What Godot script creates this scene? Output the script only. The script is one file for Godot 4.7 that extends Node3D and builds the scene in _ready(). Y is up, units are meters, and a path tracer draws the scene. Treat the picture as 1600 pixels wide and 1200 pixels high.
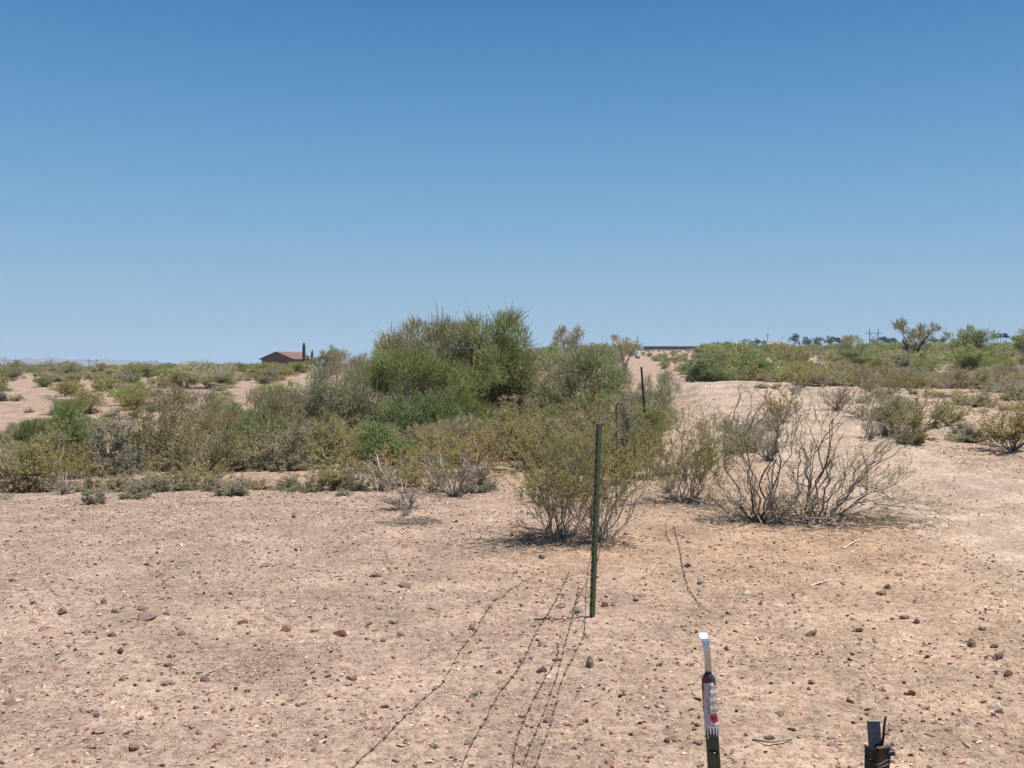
extends Node3D
# Desert lot seen over a fallen wire fence: gravel, creosote, a wash with palo verde trees, scrub to the horizon.

const FOCAL := 1563.05            # photograph pixels per unit of slope (42 degrees over 1200 rows)
const EYE := 1.6
const PITCH := 0.0160

var rng := RandomNumberGenerator.new()
var n_big := FastNoiseLite.new()
var n_mid := FastNoiseLite.new()
var n_fine := FastNoiseLite.new()
var used := {}
var mats := {}

# ---------------------------------------------------------------- mesh builder
class MB:
	var v := PackedVector3Array()
	var n := PackedVector3Array()
	var c := PackedColorArray()
	var u := PackedVector2Array()
	var i := PackedInt32Array()

	func tube(p: PackedVector3Array, r0: float, r1: float, sides: int, col: Color, col1: Color) -> void:
		var base := v.size()
		var m := p.size()
		for k in m:
			var t: Vector3 = (p[mini(k + 1, m - 1)] - p[maxi(k - 1, 0)]).normalized()
			var a := t.cross(Vector3(0.31, 0.22, 0.93)).normalized()
			var b := t.cross(a)
			var f := float(k) / (m - 1)
			var r := lerpf(r0, r1, f)
			var cc := col.lerp(col1, f)
			for s in sides:
				var w := TAU * s / sides
				var d := a * cos(w) + b * sin(w)
				v.append(p[k] + d * r)
				n.append(d)
				c.append(cc)
				u.append(Vector2(float(s) / sides, f))
		for k in m - 1:
			for s in sides:
				var q := base + k * sides
				var s1 := (s + 1) % sides
				i.append_array(PackedInt32Array([q + s, q + sides + s, q + s1, q + s1, q + sides + s, q + sides + s1]))

	func blade(p: Vector3, d: Vector3, side: Vector3, l: float, w: float, col: Color) -> void:
		var base := v.size()
		var nn := d.cross(side).normalized()
		v.append(p - side * w * 0.5)
		v.append(p + side * w * 0.5)
		v.append(p + d * l)
		for k in 3:
			n.append(nn)
			c.append(col)
			u.append(Vector2(0.5, 0.5))
		i.append(base); i.append(base + 1); i.append(base + 2)

	func leaf(p: Vector3, d: Vector3, side: Vector3, l: float, w: float, col: Color) -> void:
		var base := v.size()
		var nn := d.cross(side).normalized()
		v.append(p)
		v.append(p + d * l * 0.5 + side * w * 0.5)
		v.append(p + d * l)
		v.append(p + d * l * 0.5 - side * w * 0.5)
		for k in 4:
			n.append(nn)
			c.append(col)
			u.append(Vector2(0.5, 0.5))
		i.append_array(PackedInt32Array([base, base + 1, base + 2, base, base + 2, base + 3]))

	func quad(a: Vector3, b: Vector3, d: Vector3, e: Vector3, col := Color.WHITE) -> void:   # clockwise from the front
		var base := v.size()
		var nn := (d - a).cross(b - a).normalized()
		v.append(a); v.append(b); v.append(d); v.append(e)
		for k in 4:
			n.append(nn)
			c.append(col)
		u.append(Vector2(0, 0)); u.append(Vector2(1, 0)); u.append(Vector2(1, 1)); u.append(Vector2(0, 1))
		i.append_array(PackedInt32Array([base, base + 1, base + 2, base, base + 2, base + 3]))

	func box(t: Transform3D, s: Vector3, bev := 0.0, col := Color.WHITE) -> void:
		# a box with chamfered vertical and horizontal edges (octagonal prism with inset ends)
		var h := s * 0.5
		if bev <= 0.0:
			var q := []
			for k in 8:
				q.append(t * Vector3(h.x if k & 1 else -h.x, h.y if k & 2 else -h.y, h.z if k & 4 else -h.z))
			quad(q[6], q[7], q[5], q[4], col); quad(q[3], q[2], q[0], q[1], col)
			quad(q[2], q[6], q[4], q[0], col); quad(q[7], q[3], q[1], q[5], col)
			quad(q[2], q[3], q[7], q[6], col); quad(q[4], q[5], q[1], q[0], col)
			return
		var rings := []
		for yy in [[-h.y, bev], [-h.y + bev, 0.0], [h.y - bev, 0.0], [h.y, bev]]:
			var x: float = h.x - yy[1]
			var z: float = h.z - yy[1]
			var b := bev
			rings.append([t * Vector3(x - b, yy[0], z), t * Vector3(x, yy[0], z - b), t * Vector3(x, yy[0], -z + b), t * Vector3(x - b, yy[0], -z), t * Vector3(-x + b, yy[0], -z), t * Vector3(-x, yy[0], -z + b), t * Vector3(-x, yy[0], z - b), t * Vector3(-x + b, yy[0], z)])
		for k in 3:
			for s8 in 8:
				var e := (s8 + 1) % 8
				quad(rings[k + 1][s8], rings[k + 1][e], rings[k][e], rings[k][s8], col)
		for k in [1, 3, 5]:
			quad(rings[3][0], rings[3][(k + 2) % 8], rings[3][k + 1], rings[3][k], col)
			quad(rings[0][0], rings[0][k], rings[0][k + 1], rings[0][(k + 2) % 8], col)

	func prism(outline: PackedVector2Array, t: Transform3D, y0: float, y1: float, col := Color.WHITE) -> void:   # outline in x,z counterclockwise seen from above
		var m := outline.size()
		for k in m:
			var a := outline[k]
			var b := outline[(k + 1) % m]
			quad(t * Vector3(a.x, y1, a.y), t * Vector3(b.x, y1, b.y), t * Vector3(b.x, y0, b.y), t * Vector3(a.x, y0, a.y), col)
		var tri := Geometry2D.triangulate_polygon(outline)
		for yy in [y0, y1]:
			var base := v.size()
			for a in outline:
				v.append(t * Vector3(a.x, yy, a.y))
				n.append(t.basis * Vector3(0, 1 if yy == y1 else -1, 0))
				c.append(col)
				u.append(a)
			for k in tri.size() / 3:
				var a0 := tri[k * 3]
				var a1 := tri[k * 3 + 1]
				var a2 := tri[k * 3 + 2]
				var up := (v[base + a2] - v[base + a0]).cross(v[base + a1] - v[base + a0]).dot(n[base])
				i.append(base + a0); i.append(base + (a1 if up > 0.0 else a2)); i.append(base + (a2 if up > 0.0 else a1))

	func mesh() -> ArrayMesh:
		var m := ArrayMesh.new()
		if v.is_empty():
			return m
		var a := []
		a.resize(Mesh.ARRAY_MAX)
		a[Mesh.ARRAY_VERTEX] = v
		a[Mesh.ARRAY_NORMAL] = n
		a[Mesh.ARRAY_COLOR] = c
		if u.size() == v.size():
			a[Mesh.ARRAY_TEX_UV] = u
		a[Mesh.ARRAY_INDEX] = i
		m.add_surface_from_arrays(Mesh.PRIMITIVE_TRIANGLES, a)
		return m

# ---------------------------------------------------------------- naming helpers
func numbered(called: String) -> String:
	var k: int = used.get(called, 0)
	used[called] = k + 1
	return called if k == 0 else "%s_%03d" % [called, k]

func tag(o: Node3D, label: String, category: String, group := "", kind := "") -> void:
	o.set_meta("label", label)
	if category: o.set_meta("category", category)
	if group: o.set_meta("group", group)
	if kind: o.set_meta("kind", kind)

func thing(called: String, label: String, category: String, at: Vector3, group := "") -> Node3D:
	var o := Node3D.new()
	o.name = numbered(called)
	add_child(o, true)
	o.position = at
	tag(o, label, category, group)
	return o

func part(called: String, m: Mesh, mat: Material, parent: Node3D, kind := "") -> MeshInstance3D:
	var o := MeshInstance3D.new()
	o.name = called if parent != self else numbered(called)
	o.mesh = m
	o.material_override = mat
	if kind: o.set_meta("kind", kind)
	parent.add_child(o, true)
	return o

func rnd(a := 0.0, b := 1.0) -> float:
	return rng.randf_range(a, b)

func lin(r: float, g: float, b: float) -> Color:      # linear base colour, for vertex colours
	return Color(r, g, b)

func mat(called: String, col: Color, rough := 0.9, metal := 0.0) -> StandardMaterial3D:   # col linear
	if mats.has(called):
		return mats[called]
	var m := StandardMaterial3D.new()
	m.resource_name = called
	m.albedo_color = col.linear_to_srgb()
	m.roughness = rough
	m.metallic = metal
	mats[called] = m
	return m

func vmat(called: String, rough := 0.9, back := 0.0, tint := Color.WHITE) -> StandardMaterial3D:
	if mats.has(called):
		return mats[called]
	var m := mat(called, tint, rough)
	m.vertex_color_use_as_albedo = true
	m.metallic_specular = 0.3
	if back > 0.0:
		m.backlight_enabled = true
		m.backlight = Color(back, back, back).linear_to_srgb()
	return m

# ---------------------------------------------------------------- terrain
func ss(a: float, b: float, x: float) -> float:
	return smoothstep(a, b, x)

func land(x: float, z: float) -> float:
	var d := -z
	var r := sqrt(x * x + z * z)
	var uu := x / maxf(absf(d), 4.0)
	var h := 0.0
	if d > 8.0:
		var lip := 12.75 + 0.16 * sin(x * 1.3) + 0.10 * sin(x * 3.1 + 1.0)
		h -= (0.13 * ss(lip, lip + 1.1, d) + 0.42 * ss(16.4, 22.5, d)) * (1.0 - ss(26.0, 42.0, d)) * (1.0 - ss(-2.2, 3.2, x))
		var right := ss(1.2, 5.2, x - 0.02 * d)
		h += 1.05 * ss(12.0, 30.0, d) * right
		h += (1.2 * ss(20.0, 78.0, d) - 0.95 * ss(95.0, 240.0, d)) * (1.0 - right)
		var dip := (d - 39.0) / 7.0
		h -= 0.34 * exp(-dip * dip) * right
	if d > 12.0:
		var mx := (x - 6.4) / 3.2
		var mz := (d - 28.5) / 5.0
		h += 0.22 * exp(-mx * mx - mz * mz)
	if r > 38.0 and d > 0.0:
		var rr := minf(r, 420.0)
		h += 0.0212 * (rr - 42.0 + 6.0 * exp(-(rr - 38.0) / 6.0)) * ss(-0.26, 0.10, uu) * ss(38.0, 60.0, rr)
	if r > 14.0:
		var amp := ss(14.0, 45.0, r)
		h += amp * (0.16 * n_big.get_noise_2d(x * 0.10, z * 0.10) + 0.10 * n_big.get_noise_2d(x * 0.45 + 40.0, z * 0.45))
	# the road on the right: two shallow ruts
	if d > 2.0 and d < 60.0:
		var cx := road_x(d)
		var e := absf(x - cx)
		if e < 2.6:
			var k := (e - 0.78) / 0.26
			h -= 0.035 * exp(-k * k)
	return h

func road_x(d: float) -> float:
	return 4.6 + 0.07 * d + 0.25 * sin(d * 0.21)

func ground(x: float, z: float) -> float:
	var r := sqrt(x * x + z * z)
	var h := land(x, z)
	if r < 70.0:
		var f := 1.0 - ss(40.0, 70.0, r)
		h += f * (0.030 * n_mid.get_noise_2d(x * 1.0, z * 1.0) + 0.016 * n_mid.get_noise_2d(x * 4.0 + 9.0, z * 4.0))
		if r < 26.0:
			h += (1.0 - ss(16.0, 26.0, r)) * 0.008 * n_fine.get_noise_2d(x * 15.0, z * 15.0)
	return h

func ray(px: float, py: float) -> Vector3:
	var d := Vector3((px - 800.0) / FOCAL, -(py - 600.0) / FOCAL, -1.0)
	return d.rotated(Vector3.RIGHT, -PITCH)

func hit(px: float, py: float) -> Vector3:            # where the line of sight through a spot meets the land
	var d := ray(px, py)
	var t := 1.2
	var last := t
	while t < 900.0:
		var p := Vector3(0, EYE, 0) + d * t
		if p.y < ground(p.x, p.z):
			var lo := last
			var hi := t
			for k in 14:
				var m := (lo + hi) * 0.5
				var q := Vector3(0, EYE, 0) + d * m
				if q.y < ground(q.x, q.z): hi = m
				else: lo = m
			var e := Vector3(0, EYE, 0) + d * hi
			return Vector3(e.x, ground(e.x, e.z), e.z)
		last = t
		t *= 1.01
	return Vector3(d.x * 300.0, land(d.x * 300.0, -300.0), -300.0)

func on_land(px: float, dist: float) -> Vector3:
	var x := (px - 800.0) / FOCAL * dist
	return Vector3(x, ground(x, -dist), -dist)

func height_at(py: float, dist: float) -> float:
	return EYE - (py - 575.0) / FOCAL * dist

# ---------------------------------------------------------------- textures
func noise_image(freq: float, seed_: int, type: int, size: int, oct := 3) -> Image:
	var f := FastNoiseLite.new()
	f.seed = seed_
	f.noise_type = type
	f.frequency = freq
	f.fractal_octaves = oct
	if type == FastNoiseLite.TYPE_CELLULAR:
		f.fractal_type = FastNoiseLite.FRACTAL_NONE
		f.cellular_return_type = FastNoiseLite.RETURN_CELL_VALUE
		f.cellular_jitter = 1.0
	var im := f.get_seamless_image(size, size, false, false, 0.12)
	im.convert(Image.FORMAT_L8)
	return im

func soil_texture() -> Array:
	var size := 1024
	var a := noise_image(0.085, 3, FastNoiseLite.TYPE_CELLULAR, size).get_data()
	var b := noise_image(0.21, 8, FastNoiseLite.TYPE_CELLULAR, size).get_data()
	var s := noise_image(0.012, 5, FastNoiseLite.TYPE_SIMPLEX_SMOOTH, size, 4).get_data()
	var out := PackedByteArray()
	out.resize(size * size * 3)
	var hb := PackedByteArray()
	hb.resize(size * size)
	for k in size * size:
		var g: int = a[k]
		var f: int = b[k]
		var base := 205.0 + (s[k] - 128) * 0.22 + (f - 128) * 0.10
		var r := base
		var gg := base
		var bb := base
		var hh := 90.0 + (f - 128) * 0.20
		if g > 226:               # a pale grain
			r += 14; gg += 13; bb += 12
			hh += 70
		elif g > 206:             # a reddish grain
			r -= 14; gg -= 30; bb -= 32
			hh += 60
		elif g > 188:             # a grey grain
			r -= 36; gg -= 32; bb -= 27
			hh += 60
		elif g < 22:
			r -= 26; gg -= 28; bb -= 29
			hh -= 20
		out[k * 3] = clampi(int(r), 0, 255)
		out[k * 3 + 1] = clampi(int(gg), 0, 255)
		out[k * 3 + 2] = clampi(int(bb), 0, 255)
		hb[k] = clampi(int(hh), 0, 255)
	return [ImageTexture.create_from_image(Image.create_from_data(size, size, false, Image.FORMAT_RGB8, out)), ImageTexture.create_from_image(Image.create_from_data(size, size, false, Image.FORMAT_L8, hb))]

func patch_texture(freq: float, seed_: int, lo: int, hi: int) -> ImageTexture:
	var d := noise_image(freq, seed_, FastNoiseLite.TYPE_SIMPLEX_SMOOTH, 512, 5).get_data()
	for k in d.size():
		d[k] = clampi(lo + d[k] * (hi - lo) / 255, 0, 255)
	return ImageTexture.create_from_image(Image.create_from_data(512, 512, false, Image.FORMAT_L8, d))

# ---------------------------------------------------------------- the ground sheet
func soil_color(x: float, z: float) -> Color:
	var d := -z
	var r := sqrt(x * x + z * z)
	var pink := lin(0.450, 0.345, 0.288)
	var grey := lin(0.410, 0.330, 0.286)
	var tan_ := lin(0.485, 0.368, 0.290)
	var orange := lin(0.500, 0.350, 0.248)
	var pale := lin(0.545, 0.442, 0.372)
	var c := pink
	var nz := n_big.get_noise_2d(x * 1.1, z * 1.1)
	var nf := n_mid.get_noise_2d(x * 1.7 + 70.0, z * 1.7)
	c = c.lerp(grey, clampf(ss(0.8, -4.0, x) * 0.62 + nz * 0.35, 0.0, 1.0) * (1.0 - ss(18.0, 40.0, r)))
	c = c.lerp(tan_, clampf(ss(-0.6, 2.2, x) * 0.75 + nz * 0.4, 0.0, 1.0))
	if d > 0.0:
		var bx := (x - 2.9) / 1.7
		var bz := (d - 9.3) / 1.6
		c = c.lerp(orange, 0.7 * exp(-bx * bx - bz * bz))
		bx = (x - 0.6) / 0.9
		bz = (d - 8.8) / 0.9
		c = c.lerp(orange, 0.5 * exp(-bx * bx - bz * bz))
		c = c.lerp(orange, 0.85 * ss(12.9, 14.5, d) * (1.0 - ss(22.0, 34.0, d)) * (1.0 - ss(0.0, 3.0, x)) * (0.55 + 0.6 * nf))
		var e := absf(x - road_x(d))
		if d < 70.0:
			c = c.lerp(pale, (1.0 - ss(1.0, 2.2, e)) * (0.92 - 0.45 * exp(-e * e / 0.12)) * (1.0 - ss(35.0, 70.0, d)))
	if d > 15.0:
		c = c.lerp(pale, 0.6 * ss(15.0, 20.0, d) * (1.0 - ss(32.0, 40.0, d)) * ss(2.0, 4.0, x) * (1.0 - ss(9.0, 13.0, x)))
	if r > 24.0:
		c = c.lerp(lin(0.47, 0.355, 0.300), 0.6 * ss(24.0, 60.0, r))
	var g := 1.02 * (1.0 + 0.08 * nf + 0.05 * nz)
	return Color(c.r * g, c.g * g, c.b * g)

func build_ground() -> void:
	var rad := [0.0]
	var r := 0.9
	while r < 3600.0:
		rad.append(r)
		var q := 1.011 if r < 60.0 else (1.022 if r < 450.0 else 1.12)
		r *= q
	var ang := []
	var a := -PI
	while a < PI - 0.0001:
		ang.append(a)
		var off := absf(a)
		a += 0.0029 if off < 0.60 else (0.02 if off < 0.9 else 0.09)
	var cols := ang.size()
	var st := MB.new()
	var uv2 := PackedVector2Array()
	st.v.append(Vector3(0, ground(0, 0), 0)); st.c.append(soil_color(0, 0)); st.u.append(Vector2()); uv2.append(Vector2())
	for k in range(1, rad.size()):
		for j in cols:
			var x: float = rad[k] * sin(ang[j])
			var z: float = -rad[k] * cos(ang[j])
			st.v.append(Vector3(x, ground(x, z), z))
			st.c.append(soil_color(x, z))
			st.u.append(Vector2(x, z) / 1.37)
			uv2.append(Vector2(x * 0.83 + z * 0.55, z * 0.83 - x * 0.55) / 5.3)
	for j in cols:
		st.i.append_array(PackedInt32Array([0, 1 + j, 1 + (j + 1) % cols]))
	for k in range(1, rad.size() - 1):
		var q := 1 + (k - 1) * cols
		for j in cols:
			var j1 := (j + 1) % cols
			st.i.append_array(PackedInt32Array([q + j, q + cols + j, q + j1, q + j1, q + cols + j, q + cols + j1]))
	# smooth normals from the faces
	var nn := PackedVector3Array()
	nn.resize(st.v.size())
	for t in st.i.size() / 3:
		var i0 := st.i[t * 3]
		var i1 := st.i[t * 3 + 1]
		var i2 := st.i[t * 3 + 2]
		var f := (st.v[i2] - st.v[i0]).cross(st.v[i1] - st.v[i0])
		if f.y < 0.0: f = -f
		nn[i0] += f; nn[i1] += f; nn[i2] += f
	for k in nn.size():
		nn[k] = nn[k].normalized()
	st.n = nn
	var arr := []
	arr.resize(Mesh.ARRAY_MAX)
	arr[Mesh.ARRAY_VERTEX] = st.v
	arr[Mesh.ARRAY_NORMAL] = st.n
	arr[Mesh.ARRAY_COLOR] = st.c
	arr[Mesh.ARRAY_TEX_UV] = st.u
	arr[Mesh.ARRAY_TEX_UV2] = uv2
	arr[Mesh.ARRAY_INDEX] = st.i
	var m := ArrayMesh.new()
	m.add_surface_from_arrays(Mesh.PRIMITIVE_TRIANGLES, arr)
	var tex := soil_texture()
	var g := StandardMaterial3D.new()
	g.resource_name = "soil"
	g.vertex_color_use_as_albedo = true
	g.albedo_texture = tex[0]
	g.roughness = 1.0
	g.metallic_specular = 0.15
	g.heightmap_enabled = true
	g.heightmap_texture = tex[1]
	g.heightmap_scale = 1.0
	g.detail_enabled = true
	g.detail_albedo = patch_texture(0.011, 21, 205, 262)
	g.detail_blend_mode = BaseMaterial3D.BLEND_MODE_MUL
	g.detail_uv_layer = BaseMaterial3D.DETAIL_UV_2
	var o := part("ground", m, g, self)
	tag(o, "pinkish tan desert ground of gravel and sand rising to the right horizon", "", "", "structure")

func build_hills() -> void:
	var st := MB.new()
	var pts := []
	for k in 160:
		var a := -1.25 + k * 0.0095
		var fade := 1.0 - ss(-0.40, -0.24, a)
		var hh := 26.0 + 8.0 * n_big.get_noise_2d(a * 420.0, 5.0) + 3.0 * n_big.get_noise_2d(a * 1600.0, 9.0)
		pts.append([a, maxf(hh * fade, 0.4)])
	var off := [[2750.0, -6.0], [2900.0, 0.45], [3000.0, 1.0], [3250.0, 0.6], [3500.0, -6.0]]
	for o in off:
		for p in pts:
			var y: float = 1.0 + (p[1] * o[1] if o[1] > 0.0 else o[1])
			y += 1.5 * n_big.get_noise_2d(p[0] * 900.0, o[0] * 0.1) if o[1] > 0.0 and o[1] < 1.0 else 0.0
			st.v.append(Vector3(sin(p[0]) * o[0], y, -cos(p[0]) * o[0]))
			st.n.append(Vector3(0, 0.8, 0.6 if o[0] < 3100.0 else -0.6))
			st.c.append(lin(0.16, 0.14, 0.13))
			st.u.append(Vector2())
	for r in off.size() - 1:
		for k in pts.size() - 1:
			var q := r * pts.size() + k
			var w := q + pts.size()
			st.i.append_array(PackedInt32Array([q, w, q + 1, q + 1, w, w + 1]))
	tag(part("mountains", st.mesh(), vmat("rock_far", 1.0), self), "low blue mountain range far away on the left horizon", "", "", "structure")

# ---------------------------------------------------------------- plants
func wavy(a: Vector3, b: Vector3, seg: int, wob: float, bow: Vector3) -> PackedVector3Array:
	var p := PackedVector3Array()
	var l := a.distance_to(b)
	var w := Vector3()
	for k in seg + 1:
		var f := float(k) / seg
		var e := 4.0 * f * (1.0 - f)
		p.append(a.lerp(b, f) + bow * e + w)
		w = w * 0.75 + Vector3(rnd(-1, 1), rnd(-0.5, 0.5), rnd(-1, 1)) * wob * l / seg * (1.0 if k < seg - 1 else 0.3)
	return p

func along(p: PackedVector3Array, f: float) -> Vector3:
	var t := clampf(f, 0.0, 0.9999) * (p.size() - 1)
	var k := int(t)
	return p[k].lerp(p[k + 1], t - k)

func ball() -> Vector3:
	var v := Vector3(rnd(-1, 1), rnd(-1, 1), rnd(-1, 1))
	return v.normalized() if v.length() > 0.01 else Vector3.UP

func pick(cols: Array, jit := 0.18) -> Color:
	var c: Color = cols[rng.randi() % cols.size()]
	var g := 1.0 + rnd(-jit, jit)
	return Color(c.r * g * (1.0 + rnd(-0.06, 0.06)), c.g * g, c.b * g)

func leaves(lf: MB, p: PackedVector3Array, o: Dictionary, count: int, from := 0.0) -> void:
	for k in count:
		var at: Vector3 = along(p, lerpf(from, 1.0, rnd())) + ball() * o.leaf_len * rnd(0.0, 0.8)
		var d: Vector3 = (ball() * 0.8 + Vector3.UP * o.get("leaf_up", 0.5)).normalized()
		var s: Vector3 = d.cross(ball()).normalized()
		if o.get("diamond", false):
			lf.leaf(at, d, s, o.leaf_len * rnd(0.6, 1.3), o.leaf_w * rnd(0.7, 1.2), pick(o.leaf_col))
		else:
			lf.blade(at, d, s, o.leaf_len * rnd(0.6, 1.4), o.leaf_w * rnd(0.7, 1.2), pick(o.leaf_col))

# a stem with its side branches and twigs; leaves go to lf
func stem(st: MB, lf: MB, a: Vector3, b: Vector3, o: Dictionary, bow: Vector3, r0: float) -> void:
	var l := a.distance_to(b)
	var p := wavy(a, b, o.get("seg", 7), o.get("wob", 0.25), bow)
	var sc := pick(o.stem_col, 0.2)
	var sc1 := pick(o.stem_col, 0.2)
	var sides: int = o.get("sides", 4)
	st.tube(p, r0, r0 * o.get("taper", 0.35), sides, sc, sc1)
	var lfrom: float = o.get("leaf_from", 0.35)
	leaves(lf, p, o, int(o.leaf_n * 0.5), maxf(lfrom, 0.5))
	for k in int(o.branches):
		var f := rnd(o.get("branch_from", 0.22), 0.97)
		var q := along(p, f)
		var out := (along(p, f + 0.05) - along(p, f - 0.05)).normalized()
		var d: Vector3 = (out + ball() * o.get("splay", 0.75) + Vector3.UP * o.get("branch_up", 0.25)).normalized()
		var bl: float = l * rnd(0.16, 0.42) * (1.15 - 0.55 * f)
		var bp := wavy(q, q + d * bl, 4, o.get("wob", 0.25), Vector3(0, -0.04 * bl, 0))
		var br: float = r0 * lerpf(1.0, o.get("taper", 0.35), f) * 0.62
		var bc := sc.lerp(pick(o.stem_col, 0.2), 0.6)
		st.tube(bp, br, br * 0.45, maxi(3, sides - 1), bc, bc)
		if f > lfrom * 0.8:
			leaves(lf, bp, o, int(o.leaf_n), 0.25)
		for t in int(o.twigs):
			var g := rnd(0.2, 1.0)
			var tq := along(bp, g)
			var td: Vector3 = (d + ball() * 0.9 + Vector3.UP * 0.25).normalized()
			var tl := bl * rnd(0.25, 0.55)
			var tp := wavy(tq, tq + td * tl, 3, 0.3, Vector3.ZERO)
			st.tube(tp, br * 0.45, br * 0.2, 3, bc, pick(o.stem_col, 0.2))
			if f > lfrom * 0.8:
				leaves(lf, tp, o, int(o.leaf_n), 0.2)

# a bush one unit high and about one unit wide
func bush(o: Dictionary) -> Array:
	var st := MB.new()
	var lf := MB.new()
	for k in int(o.stems):
		var az := rnd(0, TAU)
		var tilt := lerpf(o.tilt0, o.tilt1, sqrt(rnd()))
		var d := Vector3(sin(tilt) * cos(az), cos(tilt), sin(tilt) * sin(az))
		var reach := minf(o.get("tall", 1.0) / maxf(d.y, 0.05), o.get("wide", 0.6) / maxf(sin(tilt), 0.05)) * rnd(0.62, 1.0)
		var a := Vector3(d.x, 0, d.z) * rnd(0.0, o.get("foot", 0.08)) + Vector3(0, -0.03, 0)
		stem(st, lf, a, d * reach, o, Vector3(-d.x, 0.5, -d.z) * reach * rnd(-0.08, 0.12), o.r * rnd(0.6, 1.2))
	return [st.mesh(), lf.mesh()]

# blades spread through a crown made of clumps; each lump is [centre, radii, clumps]
func crown(st: MB, lf: MB, lumps: Array, o: Dictionary, root: Vector3) -> void:
	for e in lumps:
		var c: Vector3 = e[0]
		var rr: Vector3 = e[1]
		var tone: Color = pick(o.leaf_col, 0.16)
		if o.has("limb"):
			var start: Vector3 = root
			var lp := wavy(start, c - Vector3(0, rr.y * 0.4, 0), 7, 0.22, Vector3(0, 0.08, 0) * start.distance_to(c))
			var bc := pick(o.stem_col, 0.15)
			st.tube(lp, o.limb, o.limb * 0.4, 5, bc, bc)
		for k in int(e[2]):
			var dir := ball()
			dir.y = dir.y * 0.9 + 0.12
			var cc := c + dir * rr * pow(rnd(), 0.38)
			var cr: float = o.clump * rnd(0.65, 1.3)
			var ct := tone.lerp(pick(o.leaf_col, 0.22), 0.55)
			if o.has("limb") and k % 2 == 0:
				var bc2 := pick(o.stem_col, 0.2)
				st.tube(wavy(c - Vector3(0, rr.y * 0.4, 0), cc, 4, 0.3, Vector3.ZERO), o.limb * 0.35, o.limb * 0.12, 3, bc2, bc2)
			for t in int(o.get("tips", 2)):
				var td: Vector3 = (dir * 0.6 + ball() * 0.6 + Vector3.UP * o.up).normalized()
				var tw := wavy(cc, cc + td * cr * rnd(0.8, 1.9), 3, 0.2, Vector3.ZERO)
				var tc := pick(o.stem_col, 0.2)
				st.tube(tw, o.get("tip_r", 0.006), o.get("tip_r", 0.006) * 0.5, 3, tc, tc)
			for b in int(o.blades):
				var off := ball() * cr * pow(rnd(), 0.45)
				off.y *= 0.85
				var d: Vector3 = (dir * 0.35 + off.normalized() * 0.45 + ball() * 0.5 + Vector3.UP * o.up).normalized()
				var s: Vector3 = d.cross(ball()).normalized()
				var cl := ct.lerp(pick(o.leaf_col, 0.25), 0.35)
				lf.blade(cc + off, d, s, o.blade_len * rnd(0.5, 1.4), o.blade_w * rnd(0.7, 1.3), cl)

const GREEN := [Color(0.208, 0.262, 0.088), Color(0.226, 0.270, 0.100), Color(0.180, 0.238, 0.080), Color(0.268, 0.275, 0.122)]
const LIVE := [Color(0.165, 0.232, 0.092), Color(0.182, 0.245, 0.098), Color(0.145, 0.208, 0.084), Color(0.20, 0.235, 0.10)]
const OLIVE := [Color(0.250, 0.248, 0.092), Color(0.275, 0.254, 0.090), Color(0.215, 0.232, 0.092), Color(0.300, 0.248, 0.092), Color(0.245, 0.240, 0.118)]
const GREYG := [Color(0.272, 0.275, 0.168), Color(0.300, 0.292, 0.186), Color(0.240, 0.254, 0.148), Color(0.312, 0.296, 0.198)]
const IRON := [Color(0.268, 0.266, 0.124), Color(0.295, 0.280, 0.140), Color(0.230, 0.238, 0.106), Color(0.312, 0.290, 0.164)]
const RUST := [Color(0.278, 0.218, 0.100), Color(0.298, 0.224, 0.102), Color(0.25, 0.212, 0.104)]
const DRY := [Color(0.305, 0.268, 0.215), Color(0.265, 0.238, 0.190), Color(0.34, 0.30, 0.24)]
const BARK := [Color(0.215, 0.180, 0.150), Color(0.265, 0.230, 0.198), Color(0.170, 0.140, 0.116), Color(0.34, 0.30, 0.26)]
const PALEBARK := [Color(0.40, 0.36, 0.32), Color(0.30, 0.265, 0.228), Color(0.215, 0.182, 0.155), Color(0.47, 0.43, 0.38)]
const WHITEBARK := [Color(0.46, 0.43, 0.39), Color(0.38, 0.35, 0.31)]
const DARKBARK := [Color(0.055, 0.045, 0.038), Color(0.075, 0.06, 0.05)]

func lump_set(count: int, wide: float, low: float, high: float, rad: float, clumps: int) -> Array:
	var lumps := []
	for j in count:
		var a := rnd(0, TAU)
		var y := lerpf(low, high, rnd())
		var reach := wide * sqrt(rnd()) * (1.05 - 0.6 * absf(y - 0.4))
		lumps.append([Vector3(cos(a) * reach, y, sin(a) * reach), Vector3(rad, rad * 0.9, rad), clumps])
	return lumps

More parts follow.
